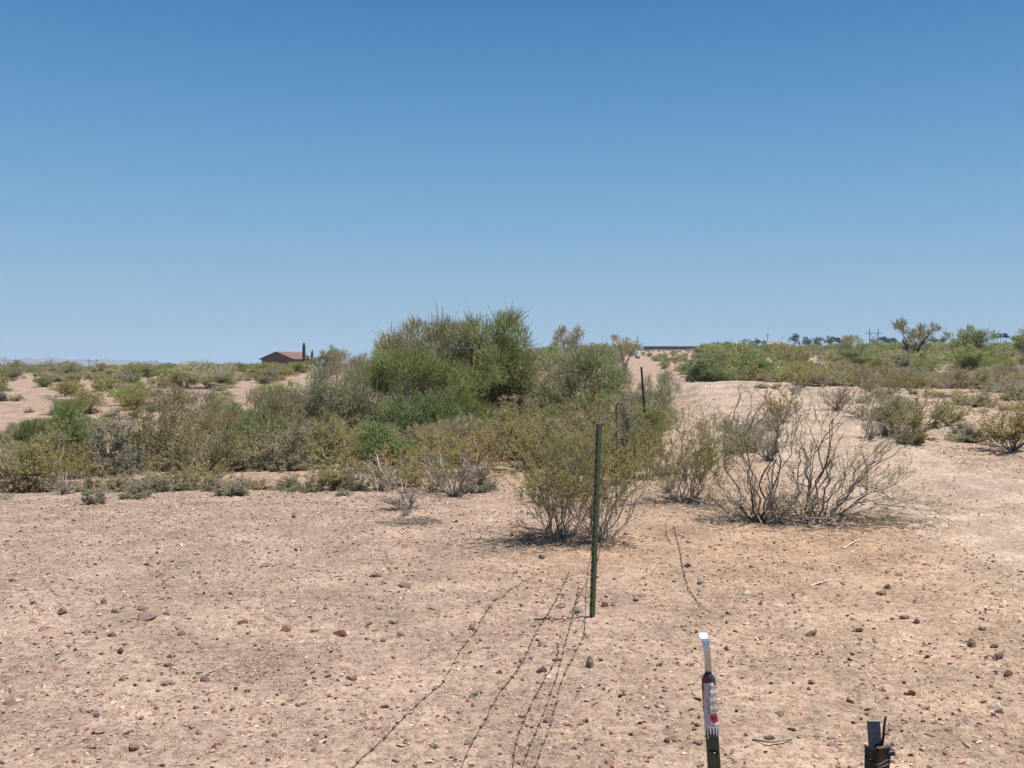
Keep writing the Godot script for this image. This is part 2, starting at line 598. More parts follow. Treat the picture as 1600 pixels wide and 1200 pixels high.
func protos() -> Dictionary:
	var out := {"creosote": [], "rust": [], "mound": [], "green": [], "live": [], "pale": [], "twig": [], "mid_green": [], "mid_olive": [], "mid_grey": [], "far_green": [], "far_olive": [], "far_grey": []}
	for k in 4:
		out.creosote.append(bush({stems = 26, tilt0 = 0.05, tilt1 = 0.95, r = 0.010, branches = 7, twigs = 3, leaf_n = 11, leaf_len = 0.026, leaf_w = 0.014, leaf_from = 0.30, leaf_col = OLIVE, stem_col = BARK, wide = 0.58, wob = 0.3, diamond = true}))
	for k in 3:
		out.rust.append(bush({stems = 26, tilt0 = 0.05, tilt1 = 1.05, r = 0.009, branches = 7, twigs = 3, leaf_n = 9, leaf_len = 0.026, leaf_w = 0.013, leaf_from = 0.28, leaf_col = RUST + OLIVE, stem_col = BARK, wide = 0.56, diamond = true}))
	for k in 4:
		out.mound.append(bush({stems = 60, tilt0 = 0.1, tilt1 = 1.45, r = 0.009, branches = 6, twigs = 2, leaf_n = 6, leaf_len = 0.055, leaf_w = 0.018, leaf_from = 0.2, leaf_col = DRY + GREYG, stem_col = BARK, wide = 0.5, foot = 0.15, wob = 0.3, seg = 5, sides = 3}))
	for k in 3:
		for t in [["green", GREEN, BARK, 0.75, 0.080, 0.011, 60, 3], ["live", LIVE, BARK, 0.6, 0.072, 0.013, 60, 2], ["pale", GREYG, PALEBARK, 0.9, 0.095, 0.008, 46, 5]]:
			var st := MB.new()
			var lf := MB.new()
			crown(st, lf, lump_set(13, 0.34, 0.10, 0.78, 0.20, 9), {leaf_col = t[1], stem_col = t[2], limb = 0.014, clump = 0.11, blades = t[6], up = t[3], blade_len = t[4], blade_w = t[5], tips = t[7], tip_r = 0.003}, Vector3(0, -0.03, 0))
			out[t[0]].append([st.mesh(), lf.mesh()])
	for k in 4:
		out.twig.append(bush({stems = 20, tilt0 = 0.08, tilt1 = 0.95, r = 0.016, branches = 7, twigs = 3, leaf_n = 1, leaf_len = 0.04, leaf_w = 0.02, leaf_from = 0.4, leaf_col = DRY, stem_col = BARK + BARK + PALEBARK, wide = 0.58, wob = 0.4}))
	for k in 4:
		for t in [["mid_green", GREEN, 0.6], ["mid_olive", OLIVE + GREEN + IRON, 0.5], ["mid_grey", DRY + GREYG + IRON, 0.5]]:
			var st := MB.new()
			var lf := MB.new()
			crown(st, lf, lump_set(11, 0.36, 0.08, 0.74, 0.18, 8), {leaf_col = t[1], stem_col = BARK, limb = 0.012, clump = 0.11, blades = 26, up = t[2], blade_len = 0.085, blade_w = 0.020, tips = 2, tip_r = 0.004}, Vector3(0, -0.03, 0))
			out[t[0]].append([st.mesh(), lf.mesh()])
		for t in [["far_green", GREEN, 0.5], ["far_olive", OLIVE + GREEN + IRON, 0.4], ["far_grey", DRY + GREYG + IRON, 0.4]]:
			var st := MB.new()
			var lf := MB.new()
			crown(st, lf, lump_set(9, 0.36, 0.08, 0.74, 0.18, 6), {leaf_col = t[1], stem_col = BARK, limb = 0.014, clump = 0.12, blades = 12, up = t[2], blade_len = 0.10, blade_w = 0.040, tips = 1, tip_r = 0.006}, Vector3(0, -0.03, 0))
			out[t[0]].append([st.mesh(), lf.mesh()])
	return out

func plant(called: String, label: String, category: String, kind: Array, at: Vector3, w: float, h: float, group := "", leafmat: Material = null) -> Node3D:
	var t := thing(called, label, category, at, group)
	var m: Array = kind[rng.randi() % kind.size()]
	t.rotation.y = rnd(0, TAU)
	t.scale = Vector3(w, h, w)
	if m[0].get_surface_count(): part("branches", m[0], vmat("bark", 0.95), t)
	if m[1].get_surface_count(): part("foliage", m[1], leafmat if leafmat else vmat("leaf", 0.65, 0.95), t)
	return t

# a tree read off the photograph: base spot, distance, lumps as [x, y, width, height, clumps, depth offset]
func big_tree(called: String, label: String, category: String, base_px: float, dist: float, lumps: Array, o: Dictionary, trunks: Array, group := "") -> Node3D:
	var at := on_land(base_px, dist)
	var m := dist / FOCAL
	var t := thing(called, label, category, at, group)
	var st := MB.new()
	var lf := MB.new()
	var ls := []
	for e in lumps:
		var dz: float = e[5]
		var k := (dist + dz) / FOCAL
		var c := Vector3((e[0] - 800.0) * k - at.x, height_at(e[1], dist + dz) - at.y, -dz)
		ls.append([c, Vector3(e[2] * 0.56 * k, e[3] * 0.54 * k, (e[2] * 0.38 + e[3] * 0.27) * k), int(e[4] * 1.3)])
	var oo := o.duplicate()
	oo.clump *= m
	oo.blade_len *= m
	oo.blade_w *= m
	oo.limb *= m
	oo.tip_r *= m
	crown(st, lf, ls, oo, Vector3(0, -0.05, 0))
	var tr := MB.new()
	for e in trunks:
		var a := Vector3((e[0] - base_px) * m, -0.1, 0)
		var b := Vector3((e[1] - base_px) * m, height_at(e[2], dist) - at.y, e[4] * m)
		var bc := pick(o.get("trunk_col", BARK), 0.15)
		tr.tube(wavy(a, b, 8, 0.22, Vector3((e[1] - e[0]) * m * -0.15, 0, 0)), e[3] * m, e[3] * m * 0.45, 7, bc, bc)
	part("trunk", tr.mesh(), vmat("bark", 0.95), t)
	part("branches", st.mesh(), vmat("bark", 0.95), t)
	part("crown", lf.mesh(), vmat("leaf", 0.65, 0.95), t)
	return t

# a bush near the lens: every main stem is a part; stems are [base x, base y, tip x, tip y, depth offset, bow x, bow y] read off the photograph
func near_bush(called: String, label: String, dist: float, base: Vector2, stems: Array, o: Dictionary, extra: int, extra_w: float, extra_h: float) -> void:
	var at := hit(base.x, base.y)
	var d := -at.z
	var m := d / FOCAL
	var t := thing(called, label, "shrub", at)
	var lf := MB.new()
	for e in stems:
		var st := MB.new()
		var a := Vector3((e[0] - base.x) * m, 0.0, rnd(-0.08, 0.08))
		a.y = maxf(ground(at.x + a.x, at.z + a.z) - at.y - 0.03, (base.y - e[1]) * m if base.y - e[1] > 14.0 else -1.0)
		var b := Vector3((e[2] - base.x) * m, (base.y - e[3]) * m * 1.01, -e[4])
		b.y = maxf(b.y, 0.02)
		var oo := o
		if e.size() > 7:
			oo = o.duplicate()
			oo.merge(e[7], true)
		stem(st, lf, a, b, oo, Vector3(e[5] * m, -e[6] * m, 0), oo.r * rnd(0.75, 1.2))
		part("stem", st.mesh(), vmat("bark", 0.95), t)
	for k in extra:
		var st := MB.new()
		var e: Array = stems[rng.randi() % mini(stems.size(), 8)]
		var az := rnd(0, TAU)
		var f := sqrt(rnd())
		var a := Vector3((e[0] - base.x) * m + rnd(-0.06, 0.06), -0.03, rnd(-0.12, 0.12))
		var b := Vector3(cos(az) * f * extra_w * 0.5, extra_h * rnd(0.55, 1.0) * (1.0 - 0.35 * f), sin(az) * f * extra_w * 0.45) + Vector3(a.x, 0, 0) * 0.5
		stem(st, lf, a, b, o, Vector3(-b.x, 0.5 * b.y, -b.z) * rnd(-0.1, 0.14), o.r * rnd(0.45, 0.9))
		part("stem", st.mesh(), vmat("bark", 0.95), t)
	if lf.v.size():
		part("foliage", lf.mesh(), vmat("leaf", 0.65, 0.95), t)

# ---------------------------------------------------------------- stones
func rock(flat: float, planes: int) -> ArrayMesh:
	var g := (1.0 + sqrt(5.0)) / 2.0
	var p := []
	for a in [Vector3(-1, g, 0), Vector3(1, g, 0), Vector3(-1, -g, 0), Vector3(1, -g, 0), Vector3(0, -1, g), Vector3(0, 1, g), Vector3(0, -1, -g), Vector3(0, 1, -g), Vector3(g, 0, -1), Vector3(g, 0, 1), Vector3(-g, 0, -1), Vector3(-g, 0, 1)]:
		p.append(a.normalized())
	var f := [[0, 11, 5], [0, 5, 1], [0, 1, 7], [0, 7, 10], [0, 10, 11], [1, 5, 9], [5, 11, 4], [11, 10, 2], [10, 7, 6], [7, 1, 8], [3, 9, 4], [3, 4, 2], [3, 2, 6], [3, 6, 8], [3, 8, 9], [4, 9, 5], [2, 4, 11], [6, 2, 10], [8, 6, 7], [9, 8, 1]]
	var cuts := []
	for k in planes:
		cuts.append([ball(), rnd(0.36, 0.8)])
	var shape := func(d: Vector3) -> Vector3:
		var r := 1.0
		for c in cuts:
			var q: float = d.dot(c[0])
			if q > 0.05: r = minf(r, c[1] / q)
		return Vector3(d.x * r, d.y * r * flat, d.z * r * 0.78) * 0.5
	var st := MB.new()
	for t in f:
		var a: Vector3 = p[t[0]]
		var b: Vector3 = p[t[1]]
		var c: Vector3 = p[t[2]]
		var ab := (a + b).normalized()
		var bc := (b + c).normalized()
		var ca := (c + a).normalized()
		for q in [[a, ab, ca], [ab, b, bc], [ca, bc, c], [ab, bc, ca]]:
			var x: Vector3 = shape.call(q[0])
			var y: Vector3 = shape.call(q[1])
			var z: Vector3 = shape.call(q[2])
			var nn := (y - x).cross(z - x)
			if nn.dot(x + y + z) < 0.0:
				nn = -nn
				var w := y
				y = z
				z = w
			nn = nn.normalized()
			var base := st.v.size()
			for k in [x, z, y]:
				st.v.append(k); st.n.append(nn); st.c.append(Color.WHITE); st.u.append(Vector2())
			st.i.append_array(PackedInt32Array([base, base + 1, base + 2]))
	return st.mesh()

func stone_material(called: String, col: Color) -> StandardMaterial3D:
	if mats.has(called): return mats[called]
	var m := mat(called, col, 0.88)
	m.albedo_texture = stone_tex()
	m.uv1_triplanar = true
	m.uv1_scale = Vector3(2.3, 2.3, 2.3)
	m.metallic_specular = 0.35
	return m

var _stone_tex: ImageTexture
func stone_tex() -> ImageTexture:
	if _stone_tex == null:
		_stone_tex = patch_texture(0.03, 55, 140, 268)
	return _stone_tex

func build_stones() -> void:
	var shapes := []
	for k in 9:
		shapes.append(rock(rnd(0.5, 0.95), 9))
	var kinds := {
		"dark red": lin(0.155, 0.064, 0.056), "red brown": lin(0.275, 0.160, 0.130), "purple grey": lin(0.285, 0.205, 0.190), "grey": lin(0.325, 0.272, 0.240),
		"pale": lin(0.52, 0.45, 0.39), "pinkish": lin(0.390, 0.268, 0.215), "brown": lin(0.255, 0.180, 0.145), "slate grey": lin(0.205, 0.155, 0.140)}
	# [x, y, width, colour, height over width, label]
	var list := [
		[531, 993, 26, "dark red", 0.60, "dark red blocky stone, the deepest red on the gravel left of the wires"],
		[229, 967, 32, "purple grey", 0.42, "long flat purple grey stone on the left gravel, broadest of the stones there"],
		[222, 953, 22, "red brown", 0.30, "thin red brown flake lying just behind a long purple grey stone"],
		[675, 951, 26, "grey", 0.42, "flat pale grey stone on the gravel between the dark red stone and the post"],
		[424, 967, 22, "pinkish", 0.50, "pinkish stone above a cluster left of the dark red stone"],
		[447, 986, 20, "red brown", 0.55, "reddish stone a hand left of the dark red blocky stone"],
		[492, 989, 16, "slate grey", 0.5, "small dark stone just left of the dark red blocky stone"],
		[922, 1042, 20, "purple grey", 0.8, "tall purplish stone standing by the wires in front of the green post"],
		[878, 947, 20, "slate grey", 0.42, "dark slate stone left of the foot of the green post"],
		[1267, 993, 24, "brown", 0.62, "brown stone with a grey top right of the silver tipped post"],
		[856, 1128, 24, "purple grey", 0.65, "purplish flat stone lying under the fallen wires near the bottom"],
		[677, 1168, 20, "pale", 0.65, "pale cream stone near the bottom between the spread wires"],
		[481, 1070, 16, "pale", 0.7, "whitish stone below the dark red stone on the left gravel"],
		[118, 1083, 18, "pale", 0.75, "whitish rounded stone near the lower left corner"],
		[20, 1100, 28, "slate grey", 0.45, "dark flat stone at the left border near the bottom"],
		[286, 992, 16, "slate grey", 0.7, "small dark pebble below the long purple grey stone"],
		[262, 1041, 26, "purple grey", 0.4, "flat purple grey stone below a red flake on the left gravel"],
		[265, 1027, 16, "dark red", 0.4, "thin dark red flake above a flat purple grey stone"],
		[316, 1011, 22, "purple grey", 0.35, "purplish flat stone right of a pair of red flakes"],
		[323, 1062, 20, "slate grey", 0.55, "dark grey stone in the lower left gravel, right of a flat purple one"],
		[260, 1070, 28, "brown", 0.35, "brown flat stone in the lower left gravel"],
		[98, 958, 18, "brown", 0.55, "brown stone on the far left gravel beside smaller flakes"],
		[51, 944, 10, "slate grey", 0.8, "small round black stone on the far left gravel"],
		[161, 942, 14, "slate grey", 0.5, "small dark stone left of the thin red flake"],
		[18, 908, 18, "pinkish", 0.5, "orange pink stone close to the left border"],
		[345, 938, 18, "grey", 0.7, "grey stone beside white chips on the upper left gravel"],
		[359, 929, 12, "slate grey", 0.6, "dark chip just behind a grey stone on the left gravel"],
		[381, 972, 18, "dark red", 0.35, "dark thin stone on the gravel right of the middle left"],
		[135, 991, 16, "slate grey", 0.5, "grey stone on the left gravel below a brown one"],
		[172, 993, 18, "purple grey", 0.5, "purplish stone between two grey ones on the left gravel"],
		[630, 916, 26, "red brown", 0.4, "slanted reddish stone on the gravel below the small bare shrub"],
		[585, 901, 26, "brown", 0.35, "brown flat stone left of a slanted reddish one"],
		[616, 974, 18, "grey", 0.5, "grey stone below a string of small flakes"],
		[575, 977, 14, "pinkish", 0.7, "pale topped pinkish stone right of the dark red one"],
		[1385, 920, 14, "brown", 0.9, "upper of two brown stones piled together on the right slope"],
		[1378, 930, 20, "brown", 0.5, "lower of two brown stones piled together on the right slope"],
		[1518, 1010, 20, "brown", 0.6, "dark brown stone tilted on the gravel at the right"],
		[1556, 1012, 18, "brown", 0.55, "dark stone above a tan one close to the right border"],
		[1559, 1028, 20, "pinkish", 0.7, "tan block of stone close to the right border"],
		[1576, 1053, 18, "dark red", 0.6, "dark reddish stone close to the right border, lowest of three"],
		[1448, 1029, 12, "dark red", 0.8, "small dark red stone on the right gravel"],
		[1558, 1108, 22, "pale", 0.7, "pale pink stone near the right border low down"],
		[1562, 1114, 14, "dark red", 0.7, "dark red chip leaning on a pale pink stone"],
		[1446, 1108, 18, "red brown", 0.4, "reddish flat stone right of the dark steel post"],
		[1430, 973, 12, "purple grey", 0.8, "small upright purplish stone on the right slope"],
		[1414, 967, 16, "brown", 0.5, "brown stone beside an upright purplish one"],
		[1535, 985, 12, "slate grey", 0.6, "dark grey chip on the smooth sand at the right"],
		[1340, 985, 20, "grey", 0.4, "grey flat stone on the sandy gravel above the dark steel post"],
		[1181, 1040, 16, "pinkish", 0.5, "pinkish stone right of the silver tipped post"],
		[1168, 927, 16, "pale", 0.5, "white grey chip on the sand right of the green post"],
		[1000, 932, 18, "red brown", 0.35, "thin reddish stone on the sand right of the green post"],
		[1072, 885, 14, "grey", 0.6, "small grey stone beside the loose wire right of the green post"],
		[1095, 912, 18, "grey", 0.4, "flat grey stone at the end of the loose wire"],
		[945, 946, 14, "dark red", 0.4, "small dark reddish stone just right of the green post"],
		[958, 948, 14, "purple grey", 0.5, "small purplish stone a hand right of the green post"],
		[905, 958, 22, "grey", 0.45, "grey stone at the foot of the green post under the wires"],
		[1385, 1165, 1, "grey", 0.5, ""],
		[1300, 1165, 22, "purple grey", 0.4, "purplish stone left of the dark steel post"],
		[1200, 1155, 24, "purple grey", 0.45, "purplish stone between the two near posts"],
		[1092, 1163, 18, "brown", 0.5, "brown stone left of the silver tipped post, near the bottom"],
		[1030, 1040, 14, "brown", 0.6, "brown stone in the sand left of the silver tip"],
		[845, 1050, 18, "pinkish", 0.8, "pinkish stone beside the forked wire"],
		[780, 1052, 12, "dark red", 0.8, "small dark red stone between the two left wires"],
		[738, 985, 18, "red brown", 0.5, "reddish stone touching the leftmost wire"],
		[740, 1087, 18, "grey", 0.6, "grey stone between the two left wires"],
		[600, 1105, 18, "red brown", 0.4, "red brown flake left of the leftmost wire"],
		[550, 1062, 18, "pinkish", 0.6, "pink stone below and right of the dark red stone"]]
	var spots := []
	for e in list:
		if e[5] == "": continue
		var at := hit(e[0], e[1])
		var w: float = 1.2 * e[2] * (-at.z) / FOCAL
		var o := part("stone", shapes[rng.randi() % shapes.size()], stone_material(e[3] + " stone", kinds[e[3]]), self)
		var h: float = w * e[4] * 1.25
		o.scale = Vector3(w, maxf(h, 0.015) * 1.5, w * rnd(0.8, 1.1))
		o.rotation = Vector3(rnd(-0.12, 0.12), rnd(-0.5, 0.5), rnd(-0.12, 0.12))
		o.position = at + Vector3(0, h * 0.06, 0)
		tag(o, e[5], "stone", "loose stones on the gravel")
		spots.append(at)
	var names := ["dark red", "dark red", "red brown", "red brown", "red brown", "purple grey", "purple grey", "pinkish", "brown", "brown", "slate grey", "grey"]
	var k := 0
	while k < 232:
		var px := rnd(-60, 1660)
		var py := rnd(800, 1230)
		if px > 1420 and rnd() < 0.6: continue
		var at := hit(px, py)
		if spots.any(func(s): return s.distance_to(at) < 0.10): continue
		spots.append(at)
		var w := 0.028 + 0.044 * pow(rnd(), 2.4) + 0.0018 * -at.z
		var nm: String = names[rng.randi() % names.size()]
		var o := part("stone", shapes[rng.randi() % shapes.size()], stone_material(nm + " stone", kinds[nm]), self)
		var h := w * rnd(0.35, 0.7)
		o.scale = Vector3(w, h * 1.5, w * rnd(0.7, 1.1))
		o.rotation = Vector3(rnd(-0.2, 0.2), rnd(0, TAU), rnd(-0.2, 0.2))
		o.position = at + Vector3(0, h * rnd(-0.12, 0.12), 0)
		var zone := "left of the wires" if px < 720 else ("among the wires" if px < 1000 else ("around the near posts" if px < 1380 else "at the right"))
		tag(o, "%s %s %s stone %s, %s" % ["tiny" if w < 0.045 else "small", "flat" if h < w * 0.5 else "blocky", nm, zone, "low in the picture" if py > 1060 else ("halfway up the gravel" if py > 920 else "towards the bushes")], "stone", "loose stones on the gravel")
		k += 1
	# gravel too small to count
	var cols := []
	for e in [[0.21, 0.115, 0.090], [0.27, 0.175, 0.140], [0.31, 0.215, 0.170], [0.20, 0.150, 0.130], [0.14, 0.085, 0.070], [0.25, 0.195, 0.165], [0.40, 0.335, 0.285], [0.34, 0.245, 0.195], [0.24, 0.130, 0.105], [0.33, 0.235, 0.180], [0.37, 0.275, 0.215], [0.17, 0.105, 0.085]]:
		cols.append(Color(e[0] * 1.1, e[1] * 1.1, e[2] * 1.12).lerp(Color(0.42, 0.32, 0.265), 0.42))
	var dark_cols := [lin(0.17, 0.085, 0.070), lin(0.22, 0.125, 0.100), lin(0.20, 0.150, 0.135), lin(0.19, 0.125, 0.105), lin(0.31, 0.205, 0.165), lin(0.19, 0.10, 0.082)]
	for variant in 3:
		var mm := MultiMesh.new()
		mm.transform_format = MultiMesh.TRANSFORM_3D
		mm.use_colors = true
		mm.mesh = rock(rnd(0.5, 0.8), 9)
		var count := 40000
		mm.instance_count = count
		var j := 0
		while j < count:
			var r := 2.0 + 26.0 * pow(rnd(), 1.25)
			var a := rnd(-0.66, 0.66)
			var x := r * sin(a)
			var z := -r * cos(a)
			var patch := n_mid.get_noise_2d(x * 0.9 + 30.0, z * 0.9)
			var keep := 0.62 + 0.75 * patch + 0.3 * ss(1.0, -4.0, x)
			var e := absf(x - road_x(-z))
			if e < 1.3: keep *= 0.25 if absf(e - 0.78) > 0.35 else 0.12
			if r > 13.5 and x < 1.0: keep *= 0.35
			if rnd() > keep: continue
			var s := 0.0045 + 0.0010 * r + 0.028 * pow(rnd(), 7.0)
			var b := Basis.from_euler(Vector3(rnd(-0.5, 0.5), rnd(0, TAU), rnd(-0.5, 0.5))).scaled(Vector3.ONE) * Basis.from_scale(Vector3(s * rnd(0.8, 1.5), s * rnd(0.6, 1.1), s))
			mm.set_instance_transform(j, Transform3D(b, Vector3(x, ground(x, z) + s * 0.10, z)))
			var c: Color = cols[rng.randi() % cols.size()]
			if s > 0.014 + 0.0010 * r and rnd() < 0.7: c = dark_cols[rng.randi() % dark_cols.size()]
			var g := rnd(0.75, 1.25)
			mm.set_instance_color(j, Color(c.r * g, c.g * g, c.b * g))
			j += 1
		var o := MultiMeshInstance3D.new()
		o.name = numbered("gravel")
		o.multimesh = mm
		var gm := vmat("gravel", 0.9)
		o.material_override = gm
		add_child(o, true)
		tag(o, "pinkish brown fine gravel strewn over the whole foreground", "gravel", "", "stuff")

# ---------------------------------------------------------------- fence
func painted(called: String, col: Color, rough: float, metal := 0.0) -> StandardMaterial3D:
	if mats.has(called): return mats[called]
	var m := mat(called, col, rough, metal)
	m.albedo_texture = patch_texture(0.02, 71, 165, 268)
	m.uv1_triplanar = true
	m.uv1_scale = Vector3(4, 4, 4)
	return m

func tee(w: float, d: float, th: float) -> PackedVector2Array:      # T outline in x,z with the flange at +z
	var a := w * 0.5
	var b := th * 0.5
	return PackedVector2Array([Vector2(-a, 0), Vector2(a, 0), Vector2(a - 0.001, -th * 0.7), Vector2(b + 0.003, -th), Vector2(b, -th - 0.003), Vector2(b * 0.8, -d), Vector2(-b * 0.8, -d), Vector2(-b, -th - 0.003), Vector2(-b - 0.003, -th), Vector2(-a + 0.001, -th * 0.7)])

func tee_post(called: String, label: String, at: Vector3, h: float, yaw: float, lean: Vector2, m: Material, w := 0.035, deep := 0.036, studs := true) -> Node3D:
	var t := thing(called, label, "fence post", at, "steel fence posts in a row")
	t.rotation = Vector3(lean.y, yaw, 0)
	t.basis = Basis(Vector3(0, 0, 1), lean.x) * Basis(Vector3(1, 0, 0), lean.y) * Basis(Vector3.UP, yaw)
	var st := MB.new()
	st.prism(tee(w, deep, 0.005), Transform3D(), -0.25, h)
	part("shaft", st.mesh(), m, t)
	if studs:
		var sb := MB.new()
		var y := 0.08
		while y < h - 0.03:
			sb.box(Transform3D(Basis(), Vector3(0, y, 0.0052)), Vector3(0.020, 0.013, 0.0115), 0.003)
			y += 0.054
		part("studs", sb.mesh(), m, t, "stuff")
	return t

func smooth_path(p: PackedVector3Array, step: float) -> PackedVector3Array:
	var c := Curve3D.new()
	for k in p.size():
		var tan := (p[mini(k + 1, p.size() - 1)] - p[maxi(k - 1, 0)]) / 6.0
		c.add_point(p[k], -tan, tan)
	c.bake_interval = step
	return c.get_baked_points()

func wire(label: String, spots: Array, lift: float, head: Array = []) -> void:
	var pts := PackedVector3Array()
	for h in head: pts.append(h)
	for s in spots:
		var p := hit(s[0], s[1])
		pts.append(p + Vector3(0, lift, 0))
	var origin := pts[pts.size() - 1] - Vector3(0, lift, 0)
	var path := smooth_path(pts, 0.045)
	for k in path.size():
		var g := ground(path[k].x, path[k].z)
		path[k].y = maxf(path[k].y, g + 0.004) + 0.004 * n_mid.get_noise_2d(k * 0.9, spots[0][0])
		path[k].x += 0.004 * n_mid.get_noise_2d(k * 1.3, spots[0][0] + 50.0)
		path[k] -= origin
	var t := thing("barbed_wire", label, "wire", origin, "slack fence wires")
	var st := MB.new()
	st.tube(path, 0.0017, 0.0017, 6, lin(0.055, 0.042, 0.036), lin(0.055, 0.042, 0.036))
	part("strand", st.mesh(), vmat("rusty_wire", 0.7), t)
	var bb := MB.new()
	var run := 0.0
	for k in path.size() - 1:
		run += path[k].distance_to(path[k + 1])
		if run > 0.125:
			run = 0.0
			for s in 2:
				var d := ball()
				d.y = absf(d.y)
				bb.tube(PackedVector3Array([path[k] - d * 0.016, path[k], path[k] + d * 0.016]), 0.0017, 0.0012, 4, lin(0.07, 0.055, 0.045), lin(0.07, 0.055, 0.045))
			bb.box(Transform3D(Basis(), path[k]), Vector3(0.010, 0.010, 0.010), 0.0025, lin(0.07, 0.055, 0.045))
	part("barbs", bb.mesh(), vmat("rusty_wire", 0.7), t, "stuff")

func build_fence() -> void:
	var green := painted("green_paint", lin(0.078, 0.108, 0.050), 0.6)
	var dark := painted("dark_steel", lin(0.030, 0.030, 0.036), 0.45, 0.3)
	var rust := painted("rusty_steel", lin(0.060, 0.040, 0.032), 0.8)
	# the studded green post in the middle
	var at := hit(923, 964)
	tee_post("fence_post", "studded green steel fence post standing upright in the middle of the gravel", at, 1.235, -1.12, Vector2(-0.034, 0.0), green, 0.034, 0.031)
	var top2 := 10.8
	var p2 := on_land(963, top2)
	tee_post("fence_post", "thin dark rusty fence stake behind the olive shrub, second post back in the row", p2, height_at(631, top2) - p2.y, 0.25, Vector2(0.0, 0.0), rust, 0.016, 0.014, false)
	var p3 := on_land(981, 14.6)
	tee_post("fence_post", "short olive green fence post at the foot of the bushes, third back in the row", p3, height_at(653, 14.6) - p3.y, -1.2, Vector2(0.02, 0.0), painted("olive_paint", lin(0.085, 0.085, 0.040), 0.6), 0.035, 0.033)
	var p3b := on_land(993, 13.8)
	tee_post("fence_post", "weathered dark stake just right of the short olive post", p3b, height_at(690, 13.8) - p3b.y, 0.5, Vector2(0.01, 0.0), rust, 0.022, 0.018, false)
	var p4 := on_land(1011, 19.5)
	tee_post("fence_post", "black leaning fence post rising above the farthest shrubs of the row", p4, height_at(573, 19.5) - p4.y, -0.9, Vector2(0.075, 0.0), dark, 0.038, 0.036)

	# near post with the wrapped head and bent bright strap
	var d := 2.7
	var m := d / FOCAL
	var foot := Vector3((1138.0 - 800.0) * m, 0, -d)
	foot.y = ground(foot.x, foot.z)
	var t := thing("fence_post", "near green post with pink and white taped head and bent silver tip", "fence post", foot, "steel fence posts in a row")
	var lean := atan2((1138.0 - 1125.5) * m, height_at(1135, d) - foot.y)
	t.basis = Basis(Vector3(0, 0, 1), lean + 0.035)
	var y0 := height_at(1136, d) - foot.y
	var st := MB.new()
	st.prism(tee(0.038, 0.034, 0.006), Transform3D(Basis(Vector3.UP, -0.62), Vector3()), -0.3, y0 + 0.06)
	part("shaft", st.mesh(), painted("gloss_green", lin(0.030, 0.075, 0.038), 0.35), t)
	var sb := MB.new()
	var y := 0.06
	while y < y0 - 0.05:
		sb.box(Transform3D(Basis(Vector3.UP, -0.62), Vector3(-0.0025, y, 0.0035)), Vector3(0.020, 0.012, 0.009), 0.0025)
		y += 0.054
	part("studs", sb.mesh(), painted("gloss_green", lin(0.03, 0.075, 0.038), 0.35), t, "stuff")
	# tape wound round the head: one lathed sleeve, creased, in bands
	var bands := [[0.0, 0.012, "white_tape"], [0.012, 0.038, "red_tape"], [0.038, 0.122, "pink_white_tape"], [0.122, 0.142, "purple_tape"]]
	for b in bands:
		var sl := MB.new()
		var rows := maxi(3, int((b[1] - b[0]) / 0.006))
		var seg := 30
		for r in rows + 1:
			var f := float(r) / rows
			var yy: float = y0 + lerpf(b[0], b[1], f)
			for k in seg:
				var a := TAU * k / seg
				var rr := 0.0190 + 0.0018 * sin(a * 3.0 + 0.8) + 0.0011 * sin(a * 8.0 + yy * 40.0) + 0.0007 * sin(yy * 300.0 + a * 3.0)
				if b[2] == "purple_tape": rr *= lerpf(1.0, 0.50, pow(f, 2.2))
				var dir := Vector3(cos(a), 0, sin(a))
				sl.v.append(Vector3(dir.x * rr, yy, dir.z * rr))
				sl.n.append((dir + Vector3(0, 0.2 * sin(yy * 300.0), 0)).normalized())
				var w := a + 0.25 * sin(yy * 35.0)
				var plum := lin(0.125, 0.045, 0.065)
				var pinkw := lin(0.50, 0.42, 0.45)
				var silver := lin(0.34, 0.33, 0.33)
				var cc := plum
				if w < 2.55: cc = pinkw
				if w < 1.75: cc = plum.lerp(pinkw, 0.35)
				if w < 1.55: cc = lin(0.62, 0.60, 0.60)
				if w < 1.15: cc = silver
				if w < 0.35: cc = lin(0.12, 0.11, 0.12)
				if b[2] == "red_tape": cc = lin(0.24, 0.035, 0.070) if w < 1.55 and w > 0.3 else pinkw
				elif b[2] == "white_tape": cc = lin(0.52, 0.48, 0.50)
				elif b[2] == "purple_tape": cc = plum if w > 1.7 else lin(0.055, 0.060, 0.085)
				sl.c.append(cc)
				sl.u.append(Vector2(float(k) / seg, f))
		for r in rows:
			for k in seg:
				var q := r * seg
				var k1 := (k + 1) % seg
				sl.i.append_array(PackedInt32Array([q + k, q + k1, q + seg + k, q + k1, q + seg + k1, q + seg + k]))
		part(b[2], sl.mesh(), vmat("tape", 0.32), t)
	var ends := MB.new()
	for k in 7:
		var a := 0.2 + k * 0.42
		var s0 := Vector3(cos(a) * 0.0200, y0 + 0.004, sin(a) * 0.0200)
		var l := rnd(0.010, 0.040)
		ends.quad(s0 + Vector3(-0.0025, 0, 0), s0 + Vector3(0.0025, 0, 0), s0 + Vector3(0.0010, -l, 0.002), s0 + Vector3(-0.0010, -l, 0.002), lin(0.6, 0.6, 0.6))
	part("torn_tape_end", ends.mesh(), vmat("tape", 0.28), t, "stuff")
	# the strap: a flat bar that leaves the tape, narrows and curls over towards the viewer
	var bar := MB.new()
	var prof := []
